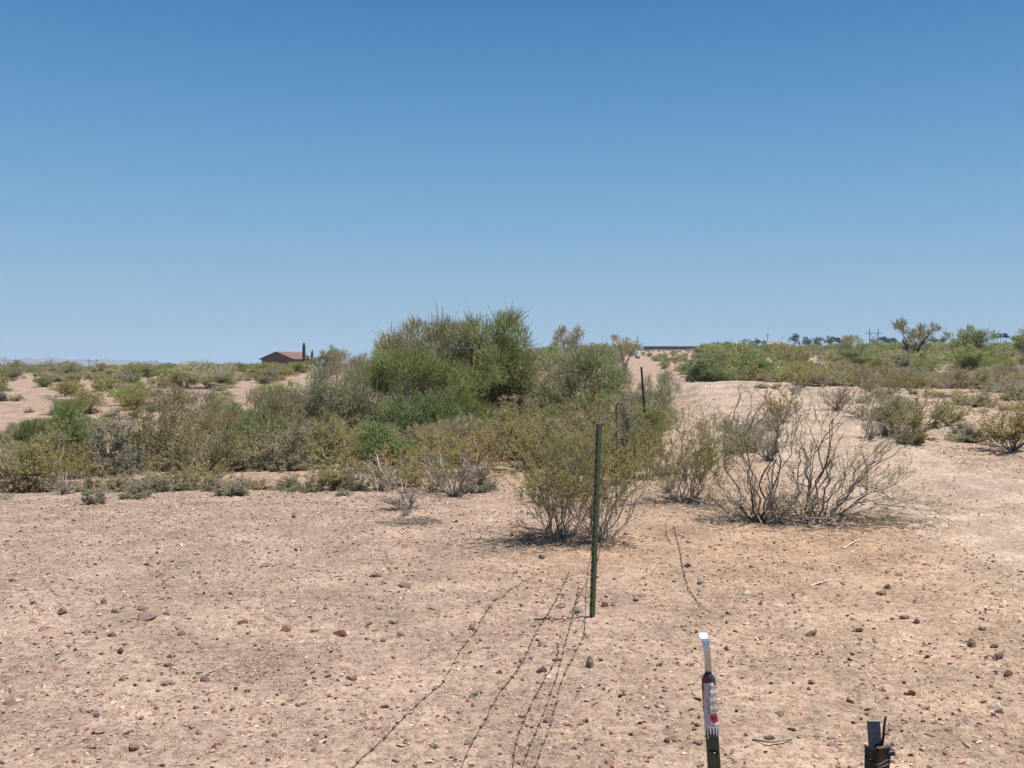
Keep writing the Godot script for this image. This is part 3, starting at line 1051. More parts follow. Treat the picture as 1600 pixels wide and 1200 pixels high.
	for k in 15:
		var f := k / 14.0
		var yy := y0 + 0.138 + 0.112 * sin(f * 1.45) / sin(1.45)
		var zz := -0.004 + 0.012 * sin(f * PI * 0.9) - 0.030 * pow(f, 2.6)
		var xx := 0.002 - 0.005 * smoothstep(0.25, 1.0, f)
		var hw := lerpf(0.0095, 0.0085, smoothstep(0.0, 0.3, f)) + 0.0028 * smoothstep(0.45, 0.85, f)
		if f > 0.75: hw *= sqrt(maxf(0.12, 1.0 - pow((f - 0.75) / 0.25, 2.0) * 0.85))
		prof.append([Vector3(xx, yy, zz), hw])
	for k in 14:
		var a: Vector3 = prof[k][0]
		var b: Vector3 = prof[k + 1][0]
		var nn := Vector3(1, 0, 0).cross(b - a).normalized()
		var th := nn * 0.0022
		var wa := Vector3(prof[k][1], 0, 0)
		var wb := Vector3(prof[k + 1][1], 0, 0)
		bar.quad(b - wb + th, b + wb + th, a + wa + th, a - wa + th)
		bar.quad(b + wb - th, b - wb - th, a - wa - th, a + wa - th)
		bar.quad(b - wb - th, b - wb + th, a - wa + th, a - wa - th)
		bar.quad(b + wb + th, b + wb - th, a + wa - th, a + wa + th)
		if k == 13: bar.quad(b - wb - th, b + wb - th, b + wb + th, b - wb + th)
	var chrome := mat("bright_steel", lin(0.52, 0.53, 0.55), 0.30, 0.85)
	part("bent_strap", bar.mesh(), chrome, t)
	var cl := MB.new()
	cl.tube(PackedVector3Array([Vector3(0.010, y0 + 0.128, 0.014), Vector3(0.022, y0 + 0.124, 0.010), Vector3(0.036, y0 + 0.112, 0.004)]), 0.0016, 0.0012, 5, lin(0.1, 0.1, 0.1), lin(0.1, 0.1, 0.1))
	part("wire_end", cl.mesh(), vmat("rusty_wire", 0.7), t)

	# dark steel post nearest to the lens
	d = 2.05
	m = d / FOCAL
	foot = Vector3((1384.0 - 800.0) * m, 0, -d)
	foot.y = ground(foot.x, foot.z)
	t = thing("gate_post", "dark blue black steel post with a stepped top at the bottom right", "gate post", foot)
	var top := height_at(1173, d) - foot.y
	var ch := MB.new()
	# a channel turned a little so that its left flange shows
	var turn := Basis(Vector3.UP, 0.55)
	ch.box(Transform3D(turn, turn * Vector3(0.0, (top - 0.2) * 0.5, 0.0)), Vector3(0.036, top + 0.2, 0.004), 0.001)
	ch.box(Transform3D(turn, turn * Vector3(-0.0175, (top - 0.2) * 0.5, -0.0175)), Vector3(0.004, top + 0.2, 0.030), 0.001)
	ch.box(Transform3D(turn, turn * Vector3(0.0175, (top - 0.2) * 0.5, -0.0155)), Vector3(0.004, top + 0.2, 0.026), 0.001)
	part("channel", ch.mesh(), painted("black_steel", lin(0.020, 0.017, 0.017), 0.55, 0.2), t)
	var bo := MB.new()
	bo.tube(PackedVector3Array([turn * Vector3(0.004, top - 0.055, 0.001), turn * Vector3(0.004, top - 0.055, 0.008)]), 0.0065, 0.0055, 8, lin(0.06, 0.045, 0.04), lin(0.06, 0.045, 0.04))
	bo.tube(PackedVector3Array([turn * Vector3(0.004, top - 0.055, 0.0075), turn * Vector3(0.004, top - 0.055, 0.0085)]), 0.0055, 0.0004, 8, lin(0.06, 0.045, 0.04), lin(0.06, 0.045, 0.04))
	part("bolt", bo.mesh(), vmat("rusty_wire", 0.7), t)
	var wr := MB.new()
	for q in 2:
		var loop := PackedVector3Array()
		for k in 21:
			var a := TAU * k / 20.0
			loop.append(turn * Vector3(clampf(cos(a) * 0.030, -0.0212, 0.0212), top - 0.026 - q * 0.006 + 0.003 * sin(a * 2.0 + q), -0.014 + clampf(sin(a) * 0.026, -0.018, 0.0172)))
		wr.tube(loop, 0.0013, 0.0013, 5, lin(0.10, 0.075, 0.06), lin(0.10, 0.075, 0.06))
	part("wire_wrap", wr.mesh(), vmat("rusty_wire", 0.7), t)
	var pl := MB.new()
	pl.box(Transform3D(Basis(Vector3.RIGHT, -0.25), Vector3(-0.0115, top + 0.018, -0.020)), Vector3(0.027, 0.062, 0.004), 0.001)
	part("top_plate", pl.mesh(), painted("blue_steel", lin(0.030, 0.045, 0.075), 0.45, 0.2), t)
	var cap := MB.new()
	cap.box(Transform3D(Basis(Vector3.UP, 0.55) * Basis(Vector3(0, 0, 1), -0.06), Vector3(0.0, top + 0.003, 0.001)), Vector3(0.041, 0.004, 0.009), 0.001)
	part("top_rim", cap.mesh(), painted("rusty_rim", lin(0.075, 0.050, 0.042), 0.85), t)
	var lip := MB.new()
	lip.box(Transform3D(Basis(Vector3(0, 0, 1), 0.15), Vector3(0.018, top - 0.012, -0.012)), Vector3(0.016, 0.012, 0.020), 0.002)
	part("bracket", lip.mesh(), painted("blue_steel", lin(0.030, 0.045, 0.075), 0.45, 0.2), t)
	var rod := MB.new()
	rod.tube(PackedVector3Array([Vector3(-0.001, top - 0.01, -0.012), Vector3(0.004, top + 0.02, -0.012), Vector3(0.006, top + 0.045, -0.012), Vector3(0.008, top + 0.062, -0.011)]), 0.0032, 0.0022, 7, lin(0.035, 0.033, 0.035), lin(0.035, 0.033, 0.035))
	rod.tube(PackedVector3Array([Vector3(0.004, top + 0.024, -0.012), Vector3(0.011, top + 0.026, -0.010), Vector3(0.016, top + 0.024, -0.008)]), 0.0020, 0.0015, 6, lin(0.035, 0.033, 0.035), lin(0.035, 0.033, 0.035))
	part("latch_rod", rod.mesh(), vmat("rusty_wire", 0.7), t)
	var lp := MB.new()
	var ring := PackedVector3Array()
	for k in 25:
		var f := k / 24.0
		ring.append(Vector3(-0.024 - 0.007 * sin(f * PI) - 0.002 * sin(f * 9.0), top + 0.03 - 0.095 * f, 0.004 + 0.005 * sin(f * 6.0)))
	lp.tube(ring, 0.0011, 0.0011, 5, lin(0.06, 0.05, 0.045), lin(0.06, 0.05, 0.045))
	lp.tube(PackedVector3Array([Vector3(-0.028, top - 0.020, 0.006), Vector3(-0.036, top - 0.022, 0.008), Vector3(-0.030, top - 0.026, 0.004), Vector3(-0.037, top - 0.027, 0.006)]), 0.0018, 0.0014, 5, lin(0.06, 0.05, 0.045), lin(0.06, 0.05, 0.045))
	part("wire_loop", lp.mesh(), vmat("rusty_wire", 0.7), t)

	# slack wires on the gravel
	wire("outermost slack barbed wire on the gravel, bowing far out to the left", [[835, 905], [806, 918], [790, 930], [765, 950], [745, 985], [728, 1010], [705, 1045], [690, 1070], [650, 1105], [615, 1140], [590, 1165], [555, 1198], [520, 1225], [500, 1245]], 0.007)
	wire("second slack barbed wire from the left, through the middle of the gravel", [[890, 893], [885, 905], [865, 945], [838, 990], [820, 1028], [800, 1060], [780, 1085], [760, 1125], [745, 1150], [722, 1200], [705, 1240]], 0.007)
	var foot_a := hit(923, 964)
	wire("slack barbed wire falling from the green post, straightest of the wires", [[914, 975], [910, 1000], [893, 1035], [880, 1062], [868, 1105], [855, 1150], [836, 1202], [822, 1245]], 0.007, [foot_a + Vector3(-0.004, 0.40, 0.03), foot_a + Vector3(-0.03, 0.25, 0.05), foot_a + Vector3(-0.04, 0.10, 0.07)])
	wire("slack barbed wire third from the left, running beside the fallen post wire", [[905, 915], [898, 950], [888, 990], [880, 1020], [868, 1065], [852, 1110], [836, 1150], [818, 1195], [800, 1240]], 0.007)
	wire("short forked wire with a sharp bend between the middle wires", [[872, 1006], [870, 1030], [852, 1062], [836, 1090], [818, 1130], [806, 1165], [802, 1196], [796, 1240]], 0.007)
	wire("loose thin wire curving over the sand right of the green post", [[1052, 822], [1058, 845], [1063, 868], [1068, 895], [1074, 918], [1088, 940], [1100, 952]], 0.008)
	var back := PackedVector3Array()
	wire("slack wire hanging right of the green post towards the olive shrub", [[934, 880], [938, 862], [944, 845]], 0.03, [foot_a + Vector3(0.025, 0.55, -0.02), foot_a + Vector3(0.03, 0.35, -0.30)])

# ---------------------------------------------------------------- far things
func build_far() -> void:
	# brown building on the left skyline
	var d := 230.0
	var m := d / FOCAL
	var at := on_land(433, d)
	var t := thing("brown_building", "long low red brown building with a shallow gable on the left skyline", "building", at)
	t.rotation.y = -0.28
	var w := 8.0
	var l := 11.0
	var eave := height_at(561, d) - at.y
	var ridge := height_at(550.5, d) - at.y
	var wall := painted("brown_wall", lin(0.165, 0.066, 0.048), 0.9)
	var wb := MB.new()
	var hw := w * 0.5
	var z0 := 0.0
	var z1 := -l
	wb.quad(Vector3(-hw, eave, z0), Vector3(hw, eave, z0), Vector3(hw, -1.5, z0), Vector3(-hw, -1.5, z0))
	wb.quad(Vector3(-hw, eave, z0), Vector3(0, ridge, z0), Vector3(0.001, ridge, z0), Vector3(hw, eave, z0))
	wb.quad(Vector3(hw, eave, z1), Vector3(-hw, eave, z1), Vector3(-hw, -1.5, z1), Vector3(hw, -1.5, z1))
	wb.quad(Vector3(hw, eave, z1), Vector3(0.001, ridge, z1), Vector3(0, ridge, z1), Vector3(-hw, eave, z1))
	wb.quad(Vector3(hw, eave, z0), Vector3(hw, eave, z1), Vector3(hw, -1.5, z1), Vector3(hw, -1.5, z0))
	wb.quad(Vector3(-hw, eave, z1), Vector3(-hw, eave, z0), Vector3(-hw, -1.5, z0), Vector3(-hw, -1.5, z1))
	part("wall", wb.mesh(), wall, t)
	for s in [-1.0, 1.0]:
		var rb := MB.new()
		var a := atan2(ridge - eave, hw)
		var sl := sqrt(hw * hw + pow(ridge - eave, 2.0)) + 0.5
		var dir := Vector3(s * cos(a), -sin(a), 0)
		rb.box(Transform3D(Basis(Vector3(0, 0, 1), -s * a), Vector3(0, ridge + 0.12, -l * 0.5) + dir * sl * 0.5), Vector3(sl, 0.16, l + 1.0), 0.02)
		part("roof", rb.mesh(), painted("roof_metal", lin(0.15, 0.080, 0.066), 0.7), t)
	var db := MB.new()
	db.box(Transform3D(Basis(), Vector3(hw - 1.0, 1.0 - 0.3, 0.03)), Vector3(1.0, 2.2, 0.08), 0.02)
	part("door", db.mesh(), painted("door_dark", lin(0.03, 0.025, 0.03), 0.6), t)
	var vb := MB.new()
	vb.box(Transform3D(Basis(), Vector3(0.0, ridge - 0.7, 0.03)), Vector3(0.5, 0.4, 0.08), 0.02)
	part("vent", vb.mesh(), painted("door_dark", lin(0.03, 0.025, 0.03), 0.6), t)
	# saguaros
	for e in [[475.0, 534.5, 195.0, 0.29, "tall dark saguaro cactus in front of the brown building"], [486.0, 546.5, 205.0, 0.22, "shorter leaning saguaro right of the tall one by the brown building"]]:
		var p := on_land(e[0], e[2])
		var c := thing("saguaro", e[4], "cactus", p, "saguaros by the brown building")
		var hh: float = height_at(e[1], e[2]) - p.y
		var sg := MB.new()
		var seg := 32
		var rows := 14
		for r in rows + 1:
			var f := float(r) / rows
			var rad: float = e[3] * (0.85 + 0.2 * sin(f * PI)) * (1.0 if f < 0.9 else sqrt(maxf(0.02, 1.0 - pow((f - 0.9) / 0.1, 2.0))))
			for k in seg:
				var a := TAU * k / seg
				var q := rad * (1.0 + 0.10 * cos(a * 11.0))
				sg.v.append(Vector3(cos(a) * q, -0.3 + (hh + 0.3) * f, sin(a) * q))
				sg.n.append(Vector3(cos(a), 0.1 if f < 0.9 else 1.0, sin(a)).normalized())
				sg.c.append(lin(0.022, 0.030, 0.016))
				sg.u.append(Vector2())
		for r in rows:
			for k in seg:
				var q := r * seg
				var k1 := (k + 1) % seg
				sg.i.append_array(PackedInt32Array([q + k, q + k1, q + seg + k, q + k1, q + seg + k1, q + seg + k]))
		part("ribbed_stem", sg.mesh(), vmat("cactus", 0.8), c)
		if e[3] < 0.25: c.rotation.z = -0.06
		var arm := MB.new()
		arm.tube(PackedVector3Array([Vector3(0, hh * 0.30, 0), Vector3(0.5, hh * 0.27, 0.1), Vector3(0.72, hh * 0.36, 0.1), Vector3(0.75, hh * 0.52, 0.1), Vector3(0.75, hh * 0.56, 0.1)]), e[3] * 0.62, e[3] * 0.5, 9, lin(0.022, 0.030, 0.016), lin(0.022, 0.030, 0.016))
		part("arm", arm.mesh(), vmat("cactus", 0.8), c)
	# pale rubble and boards in front of the building
	var pale := painted("pale_board", lin(0.62, 0.57, 0.52), 0.8)
	for e in [[428.0, 215.0, "heap of pale rubble in front of the brown building"], [243.0, 150.0, "low stack of white boards left of the brown building"], [142.0, 130.0, "small white object on the far left flat"]]:
		var p := on_land(e[0], e[1])
		var r := thing("pale_heap", e[2], "heap", p)
		for k in 5:
			var b := MB.new()
			var s := Vector3(rnd(0.5, 1.0), rnd(0.15, 0.4), rnd(0.4, 0.8)) * (1.0 if e[0] > 200.0 else 0.45)
			b.box(Transform3D(Basis.from_euler(Vector3(rnd(-0.3, 0.3), rnd(0, 3), rnd(-0.3, 0.3))), Vector3((k - 2) * 0.55 * (1.0 if e[0] > 200.0 else 0.3), s.y * 0.4, rnd(-0.3, 0.3))), s, 0.03)
			part("slab", b.mesh(), pale, r)
	# parked vehicles far left
	for e in [[371.0, 250.0, "dark parked vehicle among shrubs left of the brown building", 0.35], [280.0, 270.0, "farther dark parked vehicle on the left skyline", 1.2]]:
		var p := on_land(e[0], e[1])
		var c := thing("parked_car", e[2], "car", p, "vehicles parked by the brown building")
		c.rotation.y = e[3]
		var paint := painted("dark_car_paint", lin(0.020, 0.016, 0.015), 0.3)
		var b := MB.new()
		b.box(Transform3D(Basis(), Vector3(0, 0.68, 0)), Vector3(4.3, 0.62, 1.75), 0.12)
		part("body", b.mesh(), paint, c)
		b = MB.new()
		b.box(Transform3D(Basis(), Vector3(-0.2, 1.24, 0)), Vector3(2.3, 0.56, 1.5), 0.16)
		part("cabin", b.mesh(), painted("car_glass", lin(0.02, 0.022, 0.025), 0.1), c)
		for q in [[1.35, 0.8], [1.35, -0.8], [-1.35, 0.8], [-1.35, -0.8]]:
			b = MB.new()
			b.tube(PackedVector3Array([Vector3(q[0], 0.33, q[1] - 0.1), Vector3(q[0], 0.33, q[1] + 0.1)]), 0.33, 0.33, 14, lin(0.02, 0.02, 0.02), lin(0.02, 0.02, 0.02))
			part("wheel", b.mesh(), vmat("tyre", 0.9), c)
	# white tank by the track
	var p := on_land(996, 128.0)
	var tank := thing("white_tank", "small bright white tank standing beyond the bushes right of the big trees", "tank", p)
	p.y = height_at(558, 128.0)
	tank.position.y = p.y
	var tb := MB.new()
	tb.box(Transform3D(Basis(Vector3.UP, 0.6), Vector3(0, 0.42, 0)), Vector3(0.72, 0.70, 0.6), 0.06)
	part("body", tb.mesh(), painted("white_paint", lin(0.80, 0.80, 0.80), 0.5), tank)
	tb = MB.new()
	tb.box(Transform3D(Basis(Vector3.UP, 0.6), Vector3(0, -0.45, 0)), Vector3(0.5, 1.1, 0.4), 0.03)
	part("stand", tb.mesh(), painted("grey_stand", lin(0.30, 0.32, 0.36), 0.6), tank)
	# long dark shed on the middle skyline
	d = 405.0
	p = on_land(1046, d)
	var shed := thing("long_shed", "long low dark blue building on the skyline right of the middle", "building", p)
	var hh2 := height_at(541.3, d) - p.y
	var len := 78.0 * d / FOCAL
	tb = MB.new()
	tb.box(Transform3D(Basis(), Vector3(0, hh2 * 0.5 - 1.0, 0)), Vector3(len, hh2 + 1.4, 8.0))
	part("wall", tb.mesh(), painted("shed_wall", lin(0.045, 0.055, 0.075), 0.7), shed)
	tb = MB.new()
	tb.box(Transform3D(Basis(), Vector3(0, hh2 - 0.15, 0)), Vector3(len + 1.0, 0.25, 9.0))
	part("roof", tb.mesh(), painted("shed_roof", lin(0.10, 0.12, 0.15), 0.5), shed)
	# red roofed house
	d = 395.0
	p = on_land(1208, d)
	var house := thing("red_roof_house", "distant house with a pale red roof on the right skyline", "house", p)
	var hr := height_at(535.0, d) - p.y
	tb = MB.new()
	tb.box(Transform3D(Basis(), Vector3(0, hr * 0.5 - 1.2, 0)), Vector3(5.0, hr + 0.6, 5.0))
	part("wall", tb.mesh(), painted("house_wall", lin(0.42, 0.32, 0.26), 0.9), house)
	tb = MB.new()
	for s in [-1.0, 1.0]:
		tb.box(Transform3D(Basis(Vector3(1, 0, 0), s * 0.35), Vector3(0, hr - 0.35, s * 1.45)), Vector3(5.8, 0.18, 3.3))
	part("roof", tb.mesh(), painted("red_roof", lin(0.33, 0.18, 0.15), 0.8), house)
	# power poles and pylons
	d = 400.0
	p = on_land(1199, d)
	var pole := thing("utility_pole", "thin lone utility pole beside the red roofed house", "utility pole", p)
	var ph := height_at(521.0, d) - p.y
	var pb := MB.new()
	pb.tube(PackedVector3Array([Vector3(0, -0.5, 0), Vector3(0, ph, 0)]), 0.16, 0.10, 7, lin(0.06, 0.05, 0.045), lin(0.06, 0.05, 0.045))
	part("pole", pb.mesh(), vmat("pole_wood", 0.9), pole)
	pb = MB.new()
	pb.box(Transform3D(Basis(), Vector3(0, ph - 0.6, 0)), Vector3(1.8, 0.14, 0.14), 0.0, lin(0.06, 0.05, 0.045))
	part("crossarm", pb.mesh(), vmat("pole_wood", 0.9), pole)
	for e in [[1365.0, 514.0, 420.0, 3.6, "two legged power line frame above the right horizon"], [16.0, 559.0, 640.0, 7.0, "leftmost power line tower, near the left border"], [145.0, 560.0, 640.0, 5.0, "power line tower on the left horizon, right of the leftmost one"], [240.0, 561.0, 760.0, 4.0, "faint power line tower, farthest right of the three on the left horizon"]]:
		p = on_land(e[0], e[2])
		var py := thing("power_tower", e[4], "power tower", p, "power line towers on the horizon")
		var th: float = height_at(e[1], e[2]) - p.y
		var sp: float = e[3] * 0.5
		for s in [-1.0, 1.0]:
			pb = MB.new()
			pb.tube(PackedVector3Array([Vector3(s * sp, -0.5, 0), Vector3(s * sp, th, 0)]), 0.22, 0.15, 6, lin(0.10, 0.10, 0.11), lin(0.10, 0.10, 0.11))
			part("leg", pb.mesh(), vmat("pole_steel", 0.7), py)
		pb = MB.new()
		pb.box(Transform3D(Basis(), Vector3(0, th * 0.80, 0)), Vector3(sp * 4.0, 0.22, 0.3), 0.0, lin(0.1, 0.1, 0.11))
		part("crossarm", pb.mesh(), vmat("pole_steel", 0.7), py)
		pb = MB.new()
		pb.tube(PackedVector3Array([Vector3(-sp, th * 0.30, 0), Vector3(sp, th * 0.78, 0)]), 0.10, 0.10, 5, lin(0.1, 0.1, 0.11), lin(0.1, 0.1, 0.11))
		pb.tube(PackedVector3Array([Vector3(sp, th * 0.30, 0), Vector3(-sp, th * 0.78, 0)]), 0.10, 0.10, 5, lin(0.1, 0.1, 0.11), lin(0.1, 0.1, 0.11))
		part("brace", pb.mesh(), vmat("pole_steel", 0.7), py)

func sky_image() -> ImageTexture:          # clear air by elevation (linear values), faint low cloud streaks all round the horizon
	var steps := [[-90.0, 0.20, 0.17, 0.14], [-4.0, 0.23, 0.21, 0.19], [-0.2, 0.25, 0.33, 0.40], [0.0, 0.272, 0.366, 0.448], [2.0, 0.234, 0.334, 0.432], [6.0, 0.168, 0.292, 0.420], [10.0, 0.114, 0.246, 0.398], [15.0, 0.071, 0.188, 0.356], [20.0, 0.045, 0.138, 0.304], [30.0, 0.034, 0.105, 0.245], [50.0, 0.024, 0.078, 0.197], [90.0, 0.020, 0.064, 0.170]]
	var wide := 2048
	var high := 1024
	var im := Image.create(wide, high, false, Image.FORMAT_RGBF)
	var f := FastNoiseLite.new()
	f.seed = 12
	f.frequency = 0.03
	f.fractal_octaves = 4
	for y in high:
		var el := 90.0 - (y + 0.5) * 180.0 / high
		var k := 0
		while k < steps.size() - 2 and el > steps[k + 1][0]: k += 1
		var a: Array = steps[k]
		var b: Array = steps[k + 1]
		var t := clampf((el - a[0]) / (b[0] - a[0]), 0.0, 1.0)
		var c := Color(lerpf(a[1], b[1], t), lerpf(a[2], b[2], t), lerpf(a[3], b[3], t))
		im.fill_rect(Rect2i(0, y, wide, 1), c)
		if el > 0.1 and el < 2.4:
			for x in wide:
				var w := TAU * x / wide
				var v := f.get_noise_3d(cos(w) * 200.0, el * 16.0, sin(w) * 200.0)
				var band := exp(-pow((el - 1.0) / 0.45, 2.0))
				im.set_pixel(x, y, c.lerp(Color(0.40, 0.42, 0.45), clampf((v + 0.05) * 1.6, 0.0, 1.0) * band * 0.35))
	return ImageTexture.create_from_image(im)

# ---------------------------------------------------------------- the scene
func _ready() -> void:
	rng.seed = 20250
	for e in [[n_big, 4, 0.12, 3], [n_mid, 7, 0.8, 3], [n_fine, 11, 0.9, 2]]:
		var f: FastNoiseLite = e[0]
		f.seed = e[1]
		f.noise_type = FastNoiseLite.TYPE_SIMPLEX_SMOOTH
		f.frequency = e[2]
		f.fractal_octaves = e[3]

	var cam := Camera3D.new()
	cam.name = "camera"
	cam.fov = 42.0
	cam.near = 0.05
	cam.far = 9000.0
	add_child(cam)
	cam.position = Vector3(0, EYE, 0)
	cam.rotation = Vector3(-PITCH, 0, 0)
	cam.current = true

	var env := Environment.new()
	env.background_mode = Environment.BG_SKY
	var sky := Sky.new()
	var sm := PanoramaSkyMaterial.new()
	sm.panorama = sky_image()
	sm.energy_multiplier = 0.83
	sky.sky_material = sm
	env.sky = sky
	env.tonemap_mode = Environment.TONE_MAPPER_LINEAR
	env.tonemap_exposure = 1.9
	env.sdfgi_enabled = true
	env.ssao_enabled = true
	env.ssil_enabled = true
	env.fog_enabled = true
	env.fog_density = 0.00026
	env.fog_light_color = Color(0.72, 0.82, 0.95)
	var we := WorldEnvironment.new()
	we.name = "environment"
	we.environment = env
	add_child(we)

	var sun := DirectionalLight3D.new()
	sun.name = "sun"
	sun.light_energy = 1.60
	sun.light_color = Color(1.0, 0.965, 0.90)
	sun.light_angular_distance = 0.5
	sun.shadow_enabled = true
	add_child(sun)
	var az := deg_to_rad(93.0)          # from the right, a little behind the lens being 90+
	var el := deg_to_rad(72.0)
	var towards := Vector3(sin(az) * cos(el), sin(el), -cos(az) * cos(el))
	sun.look_at_from_position(towards * 100.0, Vector3.ZERO, Vector3.FORWARD)

	build_ground()
	build_hills()
	build_far()
	build_plants()
	build_fence()
	build_stones()
	tell_apart()

func tell_apart() -> void:                # things that share a label get their order from the left
	var words := ["first", "second", "third", "fourth", "fifth", "sixth", "seventh", "eighth", "ninth", "tenth", "eleventh", "twelfth"]
	var by := {}
	for o in get_children():
		if o.has_meta("label") and o.get_meta("kind", "") == "":
			var l: String = o.get_meta("label")
			if not by.has(l): by[l] = []
			by[l].append(o)
	for l in by:
		var list: Array = by[l]
		var n := list.size()
		if n < 2 or n > 12 or l.split(" ").size() > 12: continue
		list.sort_custom(func(a, b): return a.position.x / -a.position.z < b.position.x / -b.position.z)
		for k in n:
			list[k].set_meta("label", "%s, %s from the left" % [l.replace(",", ""), words[k]])

func build_plants() -> void:
	var pr := protos()
	var tree_o := {leaf_col = GREEN, stem_col = BARK, limb = 2.0, clump = 20.0, blades = 190, up = 0.55, blade_len = 8.5, blade_w = 1.0, tips = 4, tip_r = 0.45, trunk_col = BARK}
	var with := func(x: Dictionary) -> Dictionary:
		var o := tree_o.duplicate()
		o.merge(x, true)
		return o
	# the clump of trees in the wash
	big_tree("ironwood_tree", "grey green desert tree with pale upright twigs, left crown of the big clump", "tree", 690, 28.0,
		[[628, 562, 70, 62, 15, 0.3], [660, 542, 66, 62, 13, 0.0], [700, 547, 70, 66, 14, -0.4], [640, 594, 90, 50, 13, 0.2], [700, 597, 90, 60, 14, 0.0], [685, 520, 22, 26, 3, 0.0], [612, 537, 28, 26, 4, 0.0], [660, 631, 120, 70, 16, 0.4], [720, 562, 40, 90, 9, 0.3]],
		with.call({leaf_col = IRON, stem_col = PALEBARK, up = 0.9, tips = 7}), [[690, 650, 590, 5.0, 0.0], [700, 705, 570, 5.5, 6.0]], "trees in the wash")
	big_tree("dark_trunk_tree", "tallest olive tree with a dark leaning trunk showing, right crown of the big clump", "tree", 752, 27.0,
		[[768, 531, 78, 66, 16, 0.0], [800, 551, 66, 80, 15, 0.3], [745, 524, 36, 36, 5, 0.0], [800, 594, 76, 90, 18, 0.3], [770, 576, 60, 70, 12, -0.8], [782, 633, 80, 60, 14, 0.2], [797, 504, 16, 22, 3, 0.0], [818, 608, 44, 70, 9, 0.2], [775, 658, 110, 60, 16, 0.0], [760, 608, 70, 60, 10, 0.3], [815, 658, 60, 60, 9, 0.0]],
		with.call({leaf_col = IRON + GREEN, stem_col = DARKBARK + BARK, trunk_col = DARKBARK, limb = 3.0}), [[728, 738, 545, 5.5, 26.0], [736, 756, 530, 4.5, 24.0], [757, 775, 600, 6.0, 4.0], [765, 800, 590, 5.0, 0.0]], "trees in the wash")
	big_tree("palo_verde_tree", "broad green palo verde at the centre left in front of the grey green crown", "tree", 640, 24.5,
		[[582, 592, 70, 62, 14, 0.2], [630, 580, 80, 60, 15, 0.0], [680, 588, 76, 60, 14, 0.2], [725, 608, 66, 60, 11, -0.2], [610, 630, 100, 60, 16, 0.4], [700, 635, 90, 60, 14, 0.2], [560, 620, 50, 60, 8, 0.0], [650, 660, 150, 50, 18, 0.5], [580, 655, 80, 50, 11, 0.2], [735, 655, 60, 60, 10, 0.2]],
		with.call({leaf_col = GREEN}), [[630, 590, 600, 4.5, 4.0], [640, 640, 590, 5.0, 0.0], [650, 700, 600, 4.5, 3.0]], "trees in the wash")
	big_tree("bright_palo_verde", "smaller vivid green palo verde low in front of the broad one", "tree", 662, 22.0,
		[[625, 655, 50, 46, 8, 0.2], [665, 648, 60, 46, 10, 0.0], [695, 660, 46, 44, 8, 0.2], [668, 676, 66, 36, 8, 0.3], [640, 685, 70, 34, 8, 0.0], [695, 690, 50, 34, 6, 0.0]],
		with.call({leaf_col = LIVE, blade_w = 1.3}), [[660, 640, 660, 2.5, 0.0], [668, 690, 660, 2.5, 0.0]], "trees in the wash")
	big_tree("pale_palo_verde", "pale grey green feathery tree left of the broad palo verde", "tree", 528, 23.5,
		[[500, 612, 66, 60, 12, 0.0], [545, 615, 70, 64, 13, 0.0], [520, 648, 100, 56, 14, 0.2], [572, 650, 50, 50, 7, 0.0], [478, 640, 46, 56, 7, 0.2], [530, 682, 130, 44, 14, 0.0], [470, 675, 60, 44, 7, 0.0]],
		with.call({leaf_col = GREYG, stem_col = PALEBARK, blade_w = 0.9, tips = 8}), [[528, 505, 620, 3.0, 0.0], [535, 555, 620, 3.0, 0.0]], "trees in the wash")
	big_tree("palo_verde_tree", "green palo verde right of the tallest olive tree", "tree", 908, 27.0,
		[[880, 590, 64, 60, 12, 0.2], [915, 578, 60, 56, 11, 0.0], [945, 602, 60, 62, 11, 0.0], [900, 630, 100, 56, 14, 0.3], [960, 634, 60, 50, 8, 0.2], [860, 624, 44, 56, 7, -0.3], [910, 667, 120, 50, 15, 0.2], [970, 662, 60, 50, 8, 0.0], [855, 662, 60, 50, 8, 0.0]],
		with.call({leaf_col = GREEN + GREYG, stem_col = PALEBARK, tips = 7}), [[905, 885, 590, 4.0, 0.0], [912, 930, 590, 4.0, 0.0]], "trees in the wash")
	big_tree("bare_crown_tree", "distant pinkish grey half bare tree above the right palo verde", "tree", 890, 48.0,
		[[876, 528, 26, 26, 6, 0.0], [900, 528, 24, 24, 6, 0.0], [888, 540, 36, 16, 4, 0.0]],
		with.call({leaf_col = DRY + GREYG, stem_col = PALEBARK, blades = 60, clump = 8.5, blade_len = 6.0, blade_w = 1.0, limb = 1.6, tips = 7}), [[888, 882, 535, 2.2, 0.0], [890, 900, 538, 2.0, 0.0]], "lone trees on the skyline")
	big_tree("leaning_crown_tree", "small distant grey green tree with a lopsided crown left of the white tank", "tree", 975, 60.0,
		[[968, 533, 24, 18, 5, 0.0], [988, 542, 26, 18, 5, 0.0]],
		with.call({leaf_col = IRON + GREYG, stem_col = PALEBARK, blades = 50, clump = 7.0, blade_len = 5.0, blade_w = 1.1, limb = 1.4, tips = 4}), [[974, 966, 536, 2.0, 0.0], [977, 990, 545, 1.6, 0.0]], "lone trees on the skyline")
	big_tree("split_crown_tree", "dark trunked tree with two pale brown tufts and a gap between them", "tree", 1424, 92.0,
		[[1411, 517, 22, 24, 6, 0.0], [1430, 534, 20, 34, 7, 0.0], [1452, 519, 26, 22, 6, 0.0], [1422, 549, 26, 26, 6, 0.0], [1448, 530, 16, 14, 3, 0.0]],
		with.call({leaf_col = IRON + DRY, stem_col = DARKBARK, trunk_col = DARKBARK, blades = 80, clump = 7.0, blade_len = 4.5, blade_w = 1.1, limb = 1.5, tips = 3}), [[1424, 1432, 540, 4.0, 0.0], [1420, 1410, 530, 2.2, 0.0], [1428, 1450, 525, 1.8, 0.0]], "lone trees on the skyline")
